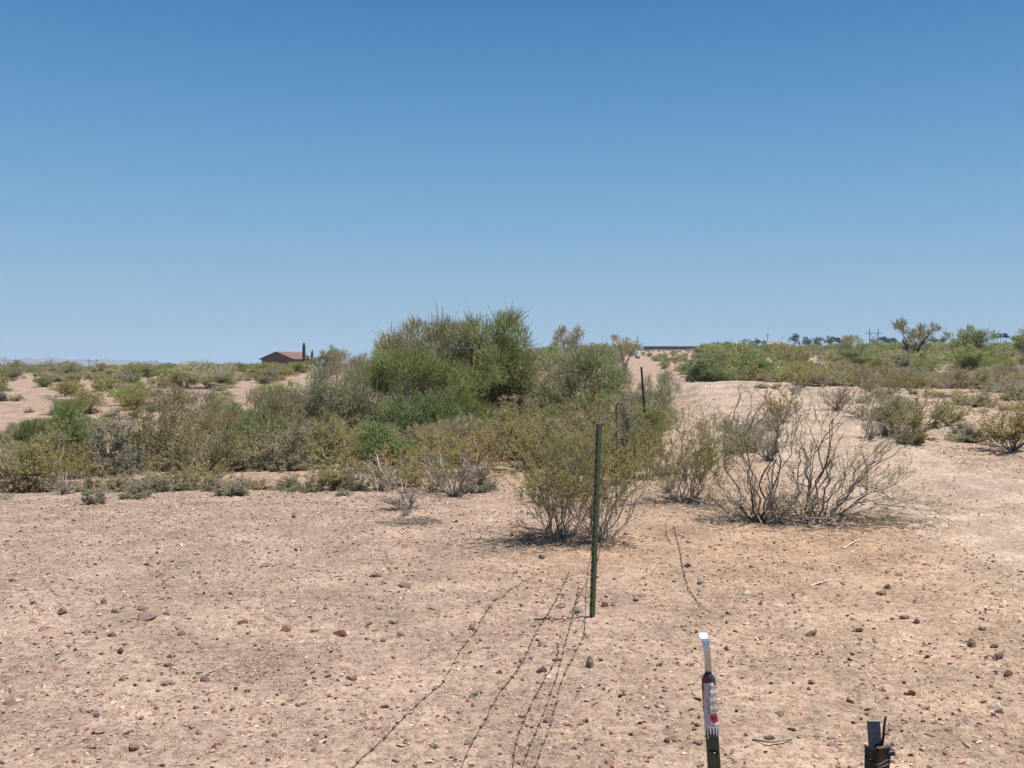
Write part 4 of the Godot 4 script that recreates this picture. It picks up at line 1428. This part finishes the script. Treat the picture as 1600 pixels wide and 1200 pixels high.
	big_tree("round_green_tree", "broad rounded green tree on the right skyline", "tree", 1516, 88.0,
		[[1500, 533, 34, 34, 9, 0.0], [1520, 526, 36, 30, 9, 0.0], [1538, 538, 28, 32, 7, 0.0], [1515, 556, 70, 26, 10, 0.0], [1495, 559, 34, 22, 5, 0.0], [1540, 561, 34, 20, 5, 0.0]],
		with.call({leaf_col = GREEN, blades = 110, clump = 8.5, blade_len = 5.0, blade_w = 1.2, limb = 1.5, tips = 2}), [[1514, 1504, 540, 2.0, 0.0], [1518, 1530, 540, 2.0, 0.0]], "lone trees on the skyline")
	big_tree("round_green_tree", "green tree cut off by the right border on the skyline", "tree", 1598, 95.0,
		[[1590, 537, 26, 26, 6, 0.0], [1608, 532, 30, 32, 8, 0.0]],
		with.call({leaf_col = GREEN, blades = 70, clump = 7.5, blade_len = 5.0, blade_w = 1.2, limb = 1.5, tips = 2}), [[1598, 1600, 540, 2.0, 0.0]], "lone trees on the skyline")
	for e in [[1242, 523, 17, 20, "largest of the dark round trees on the right skyline"], [1261, 528, 12, 12, "small dark round tree between two larger ones on the right skyline"], [1277, 526, 13, 16, "dark upright tree right of the largest round one on the skyline"], [1372, 527, 24, 10, "dark flat topped tree beside the two legged power frame"], [1176, 532, 34, 7, "low dark green tree row left of the utility pole"], [1128, 537, 24, 5, "low dark tree left of the tree row by the utility pole"],
		[1296, 528, 22, 9, "low dark tree right of the upright one on the skyline"], [1316, 530, 22, 8, "low dark tree left of the thin pale green one on the skyline"], [1396, 530, 26, 7, "low dark tree just left of the tree with two pale tufts"], [1466, 529, 24, 7, "low dark tree between the two tufted tree and the round green one"]]:
		big_tree("dark_tree", e[4], "tree", e[0], 330.0, [[e[0], e[1] + e[3] * 0.5, e[2], e[3], 12, 0.0]],
			with.call({leaf_col = [Color(0.035, 0.055, 0.028), Color(0.03, 0.045, 0.022)], blades = 45, clump = 3.6, blade_len = 2.0, blade_w = 1.0, limb = 0.5, tips = 0, tip_r = 0.1}), [[e[0], e[0], e[1] + e[3] * 0.5, 1.0, 0.0]], "dark trees on the right skyline")
	for c5 in 5:
		var x := 1553.0 + c5 * 5.0
		big_tree("cypress_tree", "small dark pointed tree, %s from the left in the row on the right skyline" % ["first", "second", "third", "fourth", "fifth"][c5], "tree", x, 300.0, [[x, 526, 3.4, 8 + (c5 % 2) * 2, 8, 0.0]],
			with.call({leaf_col = [Color(0.04, 0.055, 0.035)], blades = 30, clump = 1.6, blade_len = 1.6, blade_w = 0.7, limb = 0.3, tips = 0, tip_r = 0.1, up = 1.2}), [[x, x, 526, 0.5, 0.0]], "row of pointed trees")

	# bushes read off the photograph: [kind, x, distance, width, top y, name, label]
	var table := [
		["creosote", 18, 13.6, 135, 660, "creosote_bush", "olive creosote bush with a dark base at the left border"],
		["mound", 45, 13.4, 90, 712, "dry_shrub", "dark grey dry shrub under the olive creosote at the left border"],
		["creosote", 92, 14.6, 80, 690, "creosote_bush", "orange tinged creosote bush right of the one at the left border"],
		["twig", 97, 12.7, 44, 738, "bare_shrub", "small bare grey twig shrub on the gravel edge near the left border"],
		["live", 122, 17.0, 80, 626, "green_shrub", "vivid blue green shrub behind the left gravel edge"],
		["live", 46, 17.5, 56, 654, "green_shrub", "small yellow green shrub left of the vivid one"],
		["mound", 172, 16.2, 104, 668, "grey_mound_shrub", "rounded grey shrub mound below the vivid green shrub"],
		["creosote", 243, 17.5, 72, 612, "creosote_bush", "tall thin olive creosote in front of the pink flat"],
		["pale", 318, 24.0, 104, 596, "feathery_shrub", "pale feathery grey green shrub above the left thicket"],
		["live", 386, 20.0, 60, 640, "green_shrub", "low green shrub between the pale feathery ones"],
		["creosote", 322, 16.5, 84, 652, "creosote_bush", "yellow olive creosote in the middle of the left thicket"],
		["mound", 288, 16.9, 84, 696, "dry_shrub", "dark twiggy dry shrub under the yellow olive creosote"],
		["rust", 228, 16.7, 74, 706, "brown_shrub", "brownish olive shrub right of the rounded grey mound"],
		["mound", 362, 17.0, 74, 690, "dry_shrub", "grey dry shrub in the dark gap of the left thicket"],
		["mound", 178, 13.1, 62, 748, "low_grey_shrub", "low grey clump on the gravel edge, first of the row from the left"],
		["mound", 250, 13.2, 70, 738, "low_grey_shrub", "low grey clump on the gravel edge with pale sticks"],
		["mound", 334, 13.0, 40, 746, "low_grey_shrub", "small round grey clump on the gravel edge with a dark base"],
		["mound", 405, 13.1, 42, 748, "low_grey_shrub", "low tan clump on the gravel edge before the sandy opening"],
		["mound", 145, 13.7, 54, 742, "low_grey_shrub", "pale dry clump just right of the small bare twig shrub"],
		["rust", 205, 13.6, 60, 730, "brown_shrub", "low brown olive shrub behind the first grey clumps of the gravel edge"],
		["mound", 218, 13.2, 44, 746, "low_grey_shrub", "small grey clump wedged between the first two of the gravel edge"],
		["creosote", 272, 14.0, 70, 716, "creosote_bush", "sparse low creosote behind the clump with pale sticks"],
		["mound", 372, 13.6, 40, 744, "low_grey_shrub", "tan dry clump left of the sandy opening"],
		["rust", 322, 14.8, 64, 712, "brown_shrub", "brown shrub standing behind the small round grey clump"],
		["mound", 448, 13.3, 44, 746, "low_grey_shrub", "low tan clump in front of the sandy opening"],
		["mound", 478, 13.6, 50, 738, "low_grey_shrub", "grey clump left of the sparse grey based creosote"],
		["mound", 556, 13.5, 46, 732, "low_grey_shrub", "grey clump between the sparse creosote and the twig shrub"],
		["mound", 298, 13.3, 34, 744, "low_grey_shrub", "thin grey clump between two larger ones on the gravel edge"],
		["creosote", 398, 17.4, 80, 670, "creosote_bush", "olive creosote left of the sandy opening"],
		["mound", 442, 17.1, 92, 668, "grey_mound_shrub", "large grey shrub with a dark base beside the sandy opening"],
		["creosote", 484, 17.8, 92, 646, "creosote_bush", "yellow olive creosote in front of the pale feathery tree"],
		["pale", 431, 22.5, 72, 604, "feathery_shrub", "pale grey feathery shrub below the brown building"],
		["live", 418, 19.0, 52, 630, "green_shrub", "green shrub with a dark stem below the brown building"],
		["rust", 545, 18.0, 90, 668, "brown_shrub", "brown olive shrub at the foot of the pale feathery tree"],
		["creosote", 520, 14.0, 104, 702, "creosote_bush", "sparse grey based creosote in front of the sandy opening"],
		["twig", 592, 13.2, 74, 708, "bare_shrub", "grey twig shrub with a black base on the gravel edge"],
		["rust", 622, 14.6, 110, 684, "brown_shrub", "orange brown shrub behind the twig shrubs at the centre left"],
		["twig", 638, 11.3, 74, 752, "bare_shrub", "small bare shrub with a white bent stem standing alone on the gravel"],
		["creosote", 668, 13.9, 70, 706, "creosote_bush", "thin brownish creosote between the two twig shrubs"],
		["twig", 708, 12.6, 84, 690, "bare_shrub", "tall bare grey shrub right of the lone small one"],
		["rust", 745, 15.8, 104, 652, "brown_shrub", "rust brown shrub at the foot of the tallest tree"],
		["rust", 690, 17.5, 110, 664, "brown_shrub", "orange brown low shrub under the vivid green palo verde"],
		["mound", 748, 13.1, 60, 734, "low_grey_shrub", "low grey clump right of the tall bare shrub"],
		["rust", 820, 16.5, 100, 646, "brown_shrub", "rust olive shrub behind the sandy gap left of the centre shrub"],
		["mound", 785, 20.0, 90, 642, "dry_shrub", "dark grey brush under the tallest tree"],
		["rust", 870, 17.0, 110, 630, "brown_shrub", "brown olive shrub behind the centre creosote"],
		["creosote", 945, 18.0, 110, 600, "creosote_bush", "large olive creosote under the right palo verde"],
		["mound", 905, 15.5, 70, 668, "dry_shrub", "grey brush behind the green post"],
		["mound", 975, 15.8, 60, 640, "dry_shrub", "grey twiggy brush behind the thin rusty stake"],
		["pale", 1022, 22.0, 62, 574, "feathery_shrub", "pale grey twiggy shrub beside the black leaning post"],
		["rust", 965, 14.2, 70, 668, "brown_shrub", "small brown shrub at the foot of the short olive post"],
		["mound", 1045, 15.0, 50, 735, "low_grey_shrub", "low grey sticks below the olive shrub right of the posts"],
		["twig", 1045, 12.9, 44, 742, "bare_shrub", "tiny bare shrub standing on the sand right of the green post"],
		["live", 1112, 32.5, 92, 555, "green_shrub", "bright green shrub on the crest of the sandy rise"],
		["rust", 1152, 32.0, 84, 560, "brown_shrub", "orange olive middle part of the shrub group on the sandy rise"],
		["live", 1176, 33.5, 100, 554, "green_shrub", "green shrub behind the orange olive one on the sandy rise"],
		["creosote", 1214, 32.0, 70, 570, "creosote_bush", "olive shrub at the right end of the group on the sandy rise"],
		["creosote", 1282, 34.0, 64, 568, "creosote_bush", "olive grey shrub right of the sandy rise"],
		["mound", 1200, 26.0, 40, 604, "low_grey_shrub", "low brown grey shrub on the slope above the dead shrub"],
		["creosote", 1222, 20.5, 42, 602, "creosote_bush", "thin creosote standing behind the dead shrub"],
		["mound", 1262, 27.0, 50, 598, "low_grey_shrub", "grey shrub with a dark base above the dead shrub"],
		["creosote", 1425, 18.4, 72, 612, "creosote_bush", "upright olive creosote right of the track, with a rusty base"],
		["pale", 1383, 20.5, 66, 618, "feathery_shrub", "grey green shrub left of the upright olive creosote"],
		["mound", 1392, 18.6, 34, 652, "dry_shrub", "small dark dead clump at the foot of the grey green shrub"],
		["twig", 1345, 21.0, 40, 628, "bare_shrub", "thin dry twigs left of the grey green shrub"],
		["mound", 1525, 23.0, 64, 606, "grey_mound_shrub", "dark grey shrub between the two olive ones at the right"],
		["creosote", 1582, 17.0, 104, 614, "creosote_bush", "broad olive creosote cut by the right border"],
		["mound", 1503, 18.6, 34, 660, "low_grey_shrub", "small grey clump on the sand left of the broad right creosote"],
		["creosote", 1478, 25.0, 56, 606, "creosote_bush", "dull olive shrub behind the small grey clump at the right"],
		["mound", 1560, 27.0, 60, 596, "grey_mound_shrub", "grey brush behind the broad right creosote"],
		["mound", 1318, 28.0, 46, 604, "low_grey_shrub", "low grey shrub on the slope right of the dead shrub branches"],
		["pale", 96, 56.0, 52, 568, "feathery_shrub", "round olive grey bush alone on the left skyline"],
		["pale", 326, 50.0, 84, 561, "feathery_shrub", "broad pale green bush on the left skyline before the building"],
		["green", 512, 62.0, 40, 545, "green_shrub", "round green bush on the skyline right of the saguaros"],
		["pale", 552, 45.0, 64, 543, "feathery_shrub", "thin pale tree top between the green bush and the big clump"],
		["green", 1338, 60.0, 54, 546, "green_shrub", "dark stemmed scrubby tree on the right slope"],
		["mound", 1412, 62.0, 44, 548, "dry_shrub", "dark brush under the tree with two pale tufts"],
		["rust", 1240, 70.0, 44, 530, "brown_shrub", "orange brown scrubby tree right of the red roofed house"],
		["pale", 1332, 90.0, 36, 523, "feathery_shrub", "thin pale green tree on the right skyline"]]
	var tints := [vmat("leaf", 0.65, 0.95), vmat("leaf_warm", 0.65, 0.95, lin(1.12, 1.0, 0.9)), vmat("leaf_dull", 0.7, 0.95, lin(0.85, 0.85, 0.95)), vmat("leaf_light", 0.65, 0.95, lin(1.15, 1.15, 1.1))]
	var cats := {"creosote": "creosote shrubs", "rust": "brown shrubs", "mound": "grey dry shrubs", "live": "green shrubs", "green": "green shrubs", "pale": "feathery shrubs", "twig": "bare shrubs"}
	for e in table:
		var dist: float = e[2]
		var at := on_land(e[1], dist)
		var h: float = maxf(height_at(e[4], dist) - at.y, 0.12)
		if e[0] in ["live", "green", "pale"]: h *= 1.08
		if e[0] == "mound": h *= 1.4
		plant(e[5], e[6], "shrub", pr[e[0]], at, e[3] * dist / FOCAL * (1.3 if e[0] != "mound" else 1.15), h, cats[e[0]], tints[rng.randi() % 4])

	# undergrowth of the wash, and the band of grey scrub on the right
	var words := {"creosote": "olive", "rust": "brown", "mound": "grey", "live": "green", "pale": "pale feathery", "green": "green"}
	var k := 0
	while k < 78:
		var dist := 15.2 + 13.0 * rnd()
		var px := rnd(-60, 1010)
		if px > 690 and px < 830 and dist < 19.5: continue
		if px > 130 and px < 600 and dist < 17.6: continue
		if px < 280 and dist > 21.0 and rnd() < 0.7: continue
		var kind: String = ["creosote", "creosote", "rust", "mound", "mound", "pale", "live", "green", "pale"][rng.randi() % 9]
		if px > 720 and kind == "live": kind = "rust"
		var at := on_land(px, dist)
		var h := rnd(0.55, 1.05) * (0.8 if kind == "mound" else 1.0)
		if dist > 21.0 and px > 300: h *= 1.25
		var zone := "behind the left gravel edge" if px < 280 else ("left of the tree clump" if px < 530 else ("under the big tree clump" if px < 830 else "under the right palo verde"))
		var size := "small" if h < 0.7 else ("waist high" if h < 0.95 else "tall")
		plant("thicket_shrub", "%s %s shrub %s" % [size, words[kind], zone], "shrub", pr[kind], at, h * rnd(1.1, 1.6), h, "thicket shrubs " + zone, tints[rng.randi() % 4])
		k += 1
	k = 0
	while k < 46:
		var px := 1262.0 + 8.2 * k + rnd(-14, 14)
		var dist := rnd(33.0, 46.0)
		var kind: String = ["mound", "mound", "creosote", "pale", "rust", "mound"][rng.randi() % 6]
		var at := on_land(px, dist)
		var h := rnd(0.6, 1.05)
		var zone := "above the dead shrub" if px < 1400 else "near the right border"
		plant("thicket_shrub", "%s %s shrub in the grey scrub band %s" % ["small" if h < 0.8 else "tall", words[kind], zone], "shrub", pr[kind], at, h * rnd(1.3, 2.0), h, "grey scrub band " + zone, tints[rng.randi() % 4])
		k += 1

	k = 0
	while k < 26:
		var px := rnd(1150, 1420)
		var dist := rnd(15.5, 29.0)
		var at := on_land(px, dist)
		if absf(at.x - road_x(dist)) < 0.7: continue
		var kind: String = ["twig", "mound", "rust", "twig"][rng.randi() % 4]
		var h := rnd(0.28, 0.62)
		plant("thicket_shrub", "%s %s shrub on the sandy rise %s" % ["low" if h < 0.42 else "knee high", {"mound": "grey", "twig": "bare twiggy", "rust": "brown olive"}[kind], "near the dead shrub" if dist < 21.0 else "towards the crest"], "shrub", pr[kind], at, h * rnd(1.0, 1.7), h, "dry shrubs on the sandy rise", tints[rng.randi() % 4])
		k += 1
	k = 0
	while k < 34:
		var px := rnd(1235, 1640)
		var dist := rnd(17.5, 32.0)
		var at := on_land(px, dist)
		if absf(at.x - road_x(dist)) < 1.25: continue
		var kind: String = ["mound", "mound", "twig", "mound", "creosote"][rng.randi() % 5]
		var h := rnd(0.18, 0.5)
		var zone := "behind the dead shrub" if px < 1430 else "by the right border"
		plant("thicket_shrub", "%s %s clump on the sand %s" % ["tiny" if h < 0.3 else "low", {"mound": "grey", "twig": "bare twiggy", "creosote": "olive"}[kind], zone], "shrub", pr[kind], at, h * rnd(1.3, 2.2), h, "dry clumps " + zone, tints[rng.randi() % 4])
		k += 1

	k = 0
	while k < 115:
		var px := rnd(-60, 470)
		var dist := 26.0 + 44.0 * rnd()
		var at := on_land(px, dist)
		if n_big.get_noise_2d(at.x * 0.9 + 90.0, at.z * 0.5) < -0.15: continue
		var kind: String = ["mid_grey", "mid_olive", "mound", "mid_grey"][rng.randi() % 4]
		var h := rnd(0.22, 0.62)
		var band := "near" if dist < 38.0 else ("middle" if dist < 54.0 else "far")
		plant("scrub_bush", "%s %s clump on the %s flat %s" % ["ankle high" if h < 0.36 else "knee high", {"mid_grey": "grey green", "mid_olive": "olive", "mound": "dry grey"}[kind], band, "at the border" if px < 150 else ("before the building" if px > 340 else "left of the building")], "shrub", pr[kind], at, h * rnd(1.6, 2.8), h, "low clumps on the pink flat", tints[rng.randi() % 4])
		k += 1

	k = 0
	while k < 9:
		var px := rnd(-40, 640)
		var py := 772.0 + 40.0 * pow(rnd(), 2.0)
		var at := hit(px, py)
		var h := rnd(0.07, 0.18)
		plant("seedling_shrub", "tiny dry tuft on the bare gravel %s the thicket edge" % ("close to" if py < 782.0 else "well before"), "shrub", pr["mound"] if k % 3 else pr["twig"], at, h * rnd(1.6, 2.8), h * 1.3, "dry tufts on the gravel", tints[rng.randi() % 4])
		k += 1

	# scrub that covers the flats: the nearest as things, the rest as one mass
	var zones := ["on the left flat", "below the brown building", "behind the big tree clump", "behind the sandy rise", "on the right slope"]
	var n := 0
	var tries := 0
	var rest := {"far_green": [], "far_olive": [], "far_grey": []}
	while tries < 17000:
		tries += 1
		var a := rnd(-0.62, 0.62)
		var r := 0.0
		if tries < 900: r = lerpf(30.0, 84.0, sqrt(rnd()))
		else: r = sqrt(lerpf(74.0 * 74.0, 460.0 * 460.0, rnd()))
		var x := r * sin(a)
		var z := -r * cos(a)
		var dens := 0.55 + 0.9 * n_big.get_noise_2d(x * 0.55 + 200.0, z * 0.9)
		if a > 0.12: dens += 0.25
		elif r > 110.0: dens += 0.45
		elif a < -0.13: dens += 0.3
		if r < 44.0 and a > 0.10: dens = 0.4 if a > 0.32 and r > 34.0 else 0.0
		if absf(x - road_x(-z)) < 2.4 and r < 36.0: dens = 0.0
		if rnd() > dens: continue
		var col := 800.0 + x / -z * FOCAL
		if col > 972.0 and col < 1022.0 and r > 36.0 and r < 140.0: continue
		if col > 1000.0 and col < 1092.0 and r > 150.0 and r < 425.0 and rnd() < 0.85: continue
		if col > 400.0 and col < 462.0 and r > 120.0 and r < 245.0: continue
		if r < 34.0 and a > -0.15: continue
		var kind: String = ["olive", "grey", "olive", "green"][rng.randi() % 4]
		var h := rnd(0.45, 1.1)
		if kind == "green" and rnd() < 0.35 and r > 55.0: h = rnd(1.3, 2.2)
		if col > 1000.0 and col < 1095.0: h = minf(h, 0.65)
		elif r > 200.0 and a > 0.0: h *= 1.25
		if a < -0.1: h = minf(h, 1.15)
		var w := h * rnd(1.15, 1.9)
		var at := Vector3(x, ground(x, z) - 0.03, z)
		if r < 84.0:
			if n >= 250: continue
			n += 1
			var zi := 0
			if a > -0.30: zi = 1
			if a > -0.13: zi = 2
			if a > 0.10: zi = 3
			if a > 0.26: zi = 4
			var word: String = {"green": "green", "olive": "olive", "grey": "grey"}[kind]
			var near := "nearer" if r < 50.0 else ("more distant" if r < 67.0 else "far")
			var size := "small" if h < 0.65 else ("middling" if h < 0.9 else "large")
			plant("scrub_bush", "%s %s %s bush %s" % [near, size, word, zones[zi]], "shrub", pr["mid_" + kind], at, w, h, "scrub bushes " + zones[zi], tints[rng.randi() % 4])
		else:
			rest["far_" + kind].append(Transform3D(Basis(Vector3.UP, rnd(0, TAU)) * Basis.from_scale(Vector3(w, h, w)), at))
	for kind in rest:
		var word: String = {"far_green": "green", "far_olive": "olive", "far_grey": "greyish"}[kind]
		var list: Array = rest[kind]
		var holder := Node3D.new()
		holder.name = numbered("distant_scrub")
		add_child(holder, true)
		tag(holder, "mass of %s desert scrub covering the distant flats to the horizon" % word, "scrub", "", "stuff")
		for v in 4:
			for layer in 2:
				var mine := []
				for q in range(v, list.size(), 4): mine.append(list[q])
				var mm := MultiMesh.new()
				mm.transform_format = MultiMesh.TRANSFORM_3D
				mm.mesh = pr[kind][v][layer]
				mm.instance_count = mine.size()
				for q in mine.size(): mm.set_instance_transform(q, mine[q])
				var o := MultiMeshInstance3D.new()
				o.name = "branches" if layer == 0 else "foliage"
				o.multimesh = mm
				o.material_override = vmat("bark", 0.95) if layer == 0 else tints[v]
				o.set_meta("kind", "stuff")
				holder.add_child(o, true)

	# the shrubs near the lens
	var creo := {r = 0.0062, branches = 7, twigs = 4, leaf_n = 8, leaf_len = 0.017, leaf_w = 0.0090, leaf_from = 0.50, leaf_col = OLIVE, stem_col = BARK + PALEBARK, wob = 0.34, diamond = true, seg = 9, sides = 5}
	var fan := []
	for q in 16:
		var left := q % 2 == 0
		var bx := rnd(858, 884) if left else rnd(928, 952)
		var f := rnd(-1, 1)
		fan.append([bx, rnd(835, 845), (880.0 if left else 935.0) + f * 92.0, 672.0 + absf(f) * 62.0 + rnd(-10, 25), rnd(-0.35, 0.35), -f * rnd(-10, 14), rnd(-12, 8)])
	fan.append([950, 835, 1010, 745, 0.1, 8, 10, {leaf_n = 0}])
	fan.append([945, 838, 1000, 762, 0.1, 8, 10, {leaf_n = 0}])
	fan.append([872, 845, 845, 862, -0.15, 0, -14, {leaf_n = 0, branches = 2}])
	fan.append([868, 845, 760, 842, -0.2, 0, -26, {leaf_n = 0, branches = 8}])
	fan.append([866, 843, 790, 815, -0.2, 0, -8, {leaf_n = 1, branches = 8}])
	creo = creo.duplicate()
	creo.leaf_from = 0.50
	creo.leaf_n = 14
	creo.leaf_col = OLIVE
	near_bush("creosote_bush", "large creosote behind the green post with grey stems and olive leaf tops", 9.3, Vector2(900, 842), fan, creo, 58, 1.45, 1.26)
	fan = []
	for q in 12:
		var f := rnd(-1, 1)
		fan.append([1070 + f * 16.0, rnd(778, 788), 1072.0 + f * 78.0, 628.0 + absf(f) * 60.0 + rnd(-8, 25), rnd(-0.4, 0.4), -f * rnd(-8, 14), rnd(-10, 8)])
	var o2 := creo.duplicate()
	o2.merge({leaf_from = 0.34, r = 0.0055, leaf_n = 13}, true)
	near_bush("creosote_bush", "dense olive creosote between the fence row and the dead shrub", 11.6, Vector2(1072, 783), fan, o2, 36, 1.30, 1.14)
	fan = []
	for q in 6:
		var f := rnd(-1, 1)
		fan.append([1015 + f * 8.0, rnd(742, 748), 1015.0 + f * 46.0, 640.0 + absf(f) * 40.0 + rnd(-5, 20), rnd(-0.3, 0.3), -f * 8.0, 0.0])
	near_bush("creosote_bush", "slim olive creosote just right of the short olive post", 14.0, Vector2(1015, 746), fan, o2, 12, 0.8, 0.9)
	# the half dead shrub on the right: stems as they stand in the photograph
	var dead := {r = 0.0115, branches = 6, twigs = 4, leaf_n = 0, leaf_len = 0.020, leaf_w = 0.011, leaf_from = 0.55, leaf_col = OLIVE, stem_col = BARK + BARK + DARKBARK + PALEBARK, wob = 0.58, diamond = true, seg = 11, sides = 6, taper = 0.28, splay = 0.8, branch_from = 0.3}
	var lf1 := {leaf_n = 6, branches = 6, leaf_from = 0.5}
	var thin := {r = 0.0075, branches = 11, leaf_n = 4, twigs = 4}
	fan = [
		[1188, 814, 1152, 602, 0.15, -6, -6, lf1], [1192, 815, 1182, 640, -0.1, 4, 0, lf1], [1190, 812, 1256, 603, 0.1, -14, 4, {leaf_n = 0, stem_col = PALEBARK, branches = 4}],
		[1200, 815, 1236, 640, -0.2, 6, 0, lf1], [1205, 816, 1212, 676, 0.25, 0, 0, {r = 0.013}], [1185, 812, 1180, 698, -0.2, -6, 6, {r = 0.013, branches = 3}],
		[1268, 812, 1345, 585, 0.2, -14, 10, lf1], [1275, 814, 1442, 598, 0.4, -8, 16, {leaf_n = 1, stem_col = PALEBARK, r = 0.011}], [1270, 812, 1302, 655, -0.1, 8, 0, lf1],
		[1262, 812, 1268, 690, 0.1, 4, 0, {r = 0.012, stem_col = DARKBARK + BARK}], [1278, 814, 1372, 690, -0.25, -8, 12, lf1], [1280, 814, 1396, 672, 0.1, -4, 12, lf1],
		[1194, 814, 1205, 610, 0.3, -10, 4, lf1], [1200, 816, 1228, 622, 0.35, 10, 0, lf1], [1186, 813, 1130, 650, 0.2, -10, 4, lf1], [1266, 812, 1290, 612, 0.3, -6, 6, lf1], [1276, 814, 1322, 628, -0.2, -10, 8, lf1], [1279, 815, 1388, 628, 0.35, -12, 14, lf1], [1282, 815, 1412, 650, -0.2, -12, 18, lf1], [1258, 812, 1262, 640, 0.4, 0, 0, lf1], [1206, 816, 1250, 690, -0.35, 6, 4, {r = 0.015, branches = 4}], [1190, 814, 1168, 720, -0.35, -4, 6, {r = 0.017, branches = 4}], [1272, 814, 1290, 700, -0.3, 4, 4, {r = 0.017, branches = 4}], [1276, 816, 1330, 735, -0.4, 0, 6, {r = 0.015, branches = 5}],
		[1282, 815, 1318, 690, -0.3, 0, 4, thin], [1255, 812, 1240, 700, 0.3, 4, 0, thin], [1284, 816, 1420, 700, 0.2, -10, 10, lf1],
		[1290, 815, 1440, 740, 0.1, 0, -12, thin], [1285, 816, 1408, 792, -0.1, 0, -46, thin], [1285, 818, 1450, 800, -0.3, 0, -36, thin], [1290, 818, 1380, 826, -0.45, 0, -20, thin], [1292, 818, 1470, 838, -0.4, 0, -28, thin], [1296, 820, 1330, 830, -0.3, 0, -10, thin], [1290, 816, 1500, 800, 0.2, 0, -20, thin],
		[1180, 812, 1112, 742, 0.1, -4, 4, thin], [1180, 814, 1096, 770, -0.1, -4, -6, thin], [1182, 816, 1135, 700, 0.2, -4, 4, {leaf_n = 3, r = 0.006, branches = 6}], [1184, 816, 1165, 690, -0.3, -4, 0, thin],
		[1160, 776, 1122, 826, -0.25, 0, 0, {stem_col = WHITEBARK, branches = 0, twigs = 0, r = 0.013}], [1232, 788, 1228, 832, -0.3, -6, 0, {stem_col = WHITEBARK, branches = 1, twigs = 0, r = 0.011}], [1222, 790, 1196, 816, -0.1, 0, -10, {stem_col = WHITEBARK, branches = 2, twigs = 0, r = 0.011}],
		[1258, 800, 1300, 834, -0.35, 6, -8, {stem_col = WHITEBARK, branches = 2, twigs = 0, r = 0.011}], [1250, 795, 1262, 838, -0.35, -4, 0, {stem_col = WHITEBARK, branches = 2, twigs = 0, r = 0.011}], [1225, 832, 1266, 858, -0.4, -16, 10, {branches = 1, twigs = 0, r = 0.006}]]
	dead.leaf_n = 1
	dead.stem_col = BARK + DARKBARK + DARKBARK + PALEBARK
	near_bush("dead_shrub", "big half dead shrub of sprawling bare grey branches on the right", 10.4, Vector2(1235, 818), fan, dead, 46, 1.7, 0.42)
	# loose sticks on the ground
	var sticks := [
		[[1040, 818], [1043, 840], [1040, 860], "pale bent stick on the sand between the green post and the dead shrub"],
		[[1318, 858], [1345, 846], [1382, 852], "dark curved stick on the sand below the dead shrub"],
		[[1176, 1157], [1205, 1166], [1238, 1156], "short grey stick lying between the two near posts"],
		[[1265, 917], [1300, 910], [1330, 912], "thin grey stick half buried on the right slope"],
		[[1380, 690], [1372, 745], [1385, 700], ""]]
	for e in sticks:
		if e[3] == "": continue
		var p0 := hit(e[0][0], e[0][1])
		var p1 := hit(e[1][0], e[1][1])
		var p2 := hit(e[2][0], e[2][1])
		var st := MB.new()
		var c := pick(PALEBARK, 0.1)
		st.tube(smooth_path(PackedVector3Array([Vector3(0, 0.006, 0), p1 - p0 + Vector3(0, 0.02, 0), p2 - p0 + Vector3(0, 0.006, 0)]), 0.03), 0.006, 0.003, 6, c, c)
		var o := part("stick", st.mesh(), vmat("bark", 0.95), self)
		o.position = p0
		tag(o, e[3], "stick", "loose sticks on the ground")
	# litter of fine twigs under the near shrubs
	var tw := MB.new()
	tw.tube(PackedVector3Array([Vector3(-0.5, 0, 0), Vector3(-0.1, 0.03, 0.05), Vector3(0.2, 0.0, -0.03), Vector3(0.5, 0.02, 0.04)]), 0.022, 0.012, 3, Color.WHITE, Color.WHITE)
	var mm := MultiMesh.new()
	mm.transform_format = MultiMesh.TRANSFORM_3D
	mm.use_colors = true
	mm.mesh = tw.mesh()
	mm.instance_count = 5200
	var centres := [[900.0, 842.0, 0.75], [1235.0, 818.0, 1.1], [1360.0, 815.0, 0.8], [1072.0, 783.0, 0.7], [800.0, 850.0, 0.6], [640.0, 815.0, 0.35], [1015.0, 746.0, 0.5], [700.0, 772.0, 0.6]]
	for q in 5200:
		var e: Array = centres[rng.randi() % centres.size()]
		var c := hit(e[0], e[1])
		var a := rnd(0, TAU)
		var rr: float = e[2] * sqrt(rnd()) * rnd(0.5, 1.15)
		var x := c.x + cos(a) * rr
		var z := c.z + sin(a) * rr
		var s := rnd(0.03, 0.16)
		mm.set_instance_transform(q, Transform3D(Basis.from_euler(Vector3(rnd(-0.2, 0.2), rnd(0, TAU), rnd(-0.25, 0.25))) * Basis.from_scale(Vector3.ONE * s), Vector3(x, ground(x, z) + 0.004, z)))
		mm.set_instance_color(q, pick(BARK, 0.3))
	var litter := MultiMeshInstance3D.new()
	litter.name = "twig_litter"
	litter.multimesh = mm
	litter.material_override = vmat("bark_litter", 0.95)
	add_child(litter, true)
	tag(litter, "fine grey brown twig litter scattered under the near shrubs", "twigs", "", "stuff")
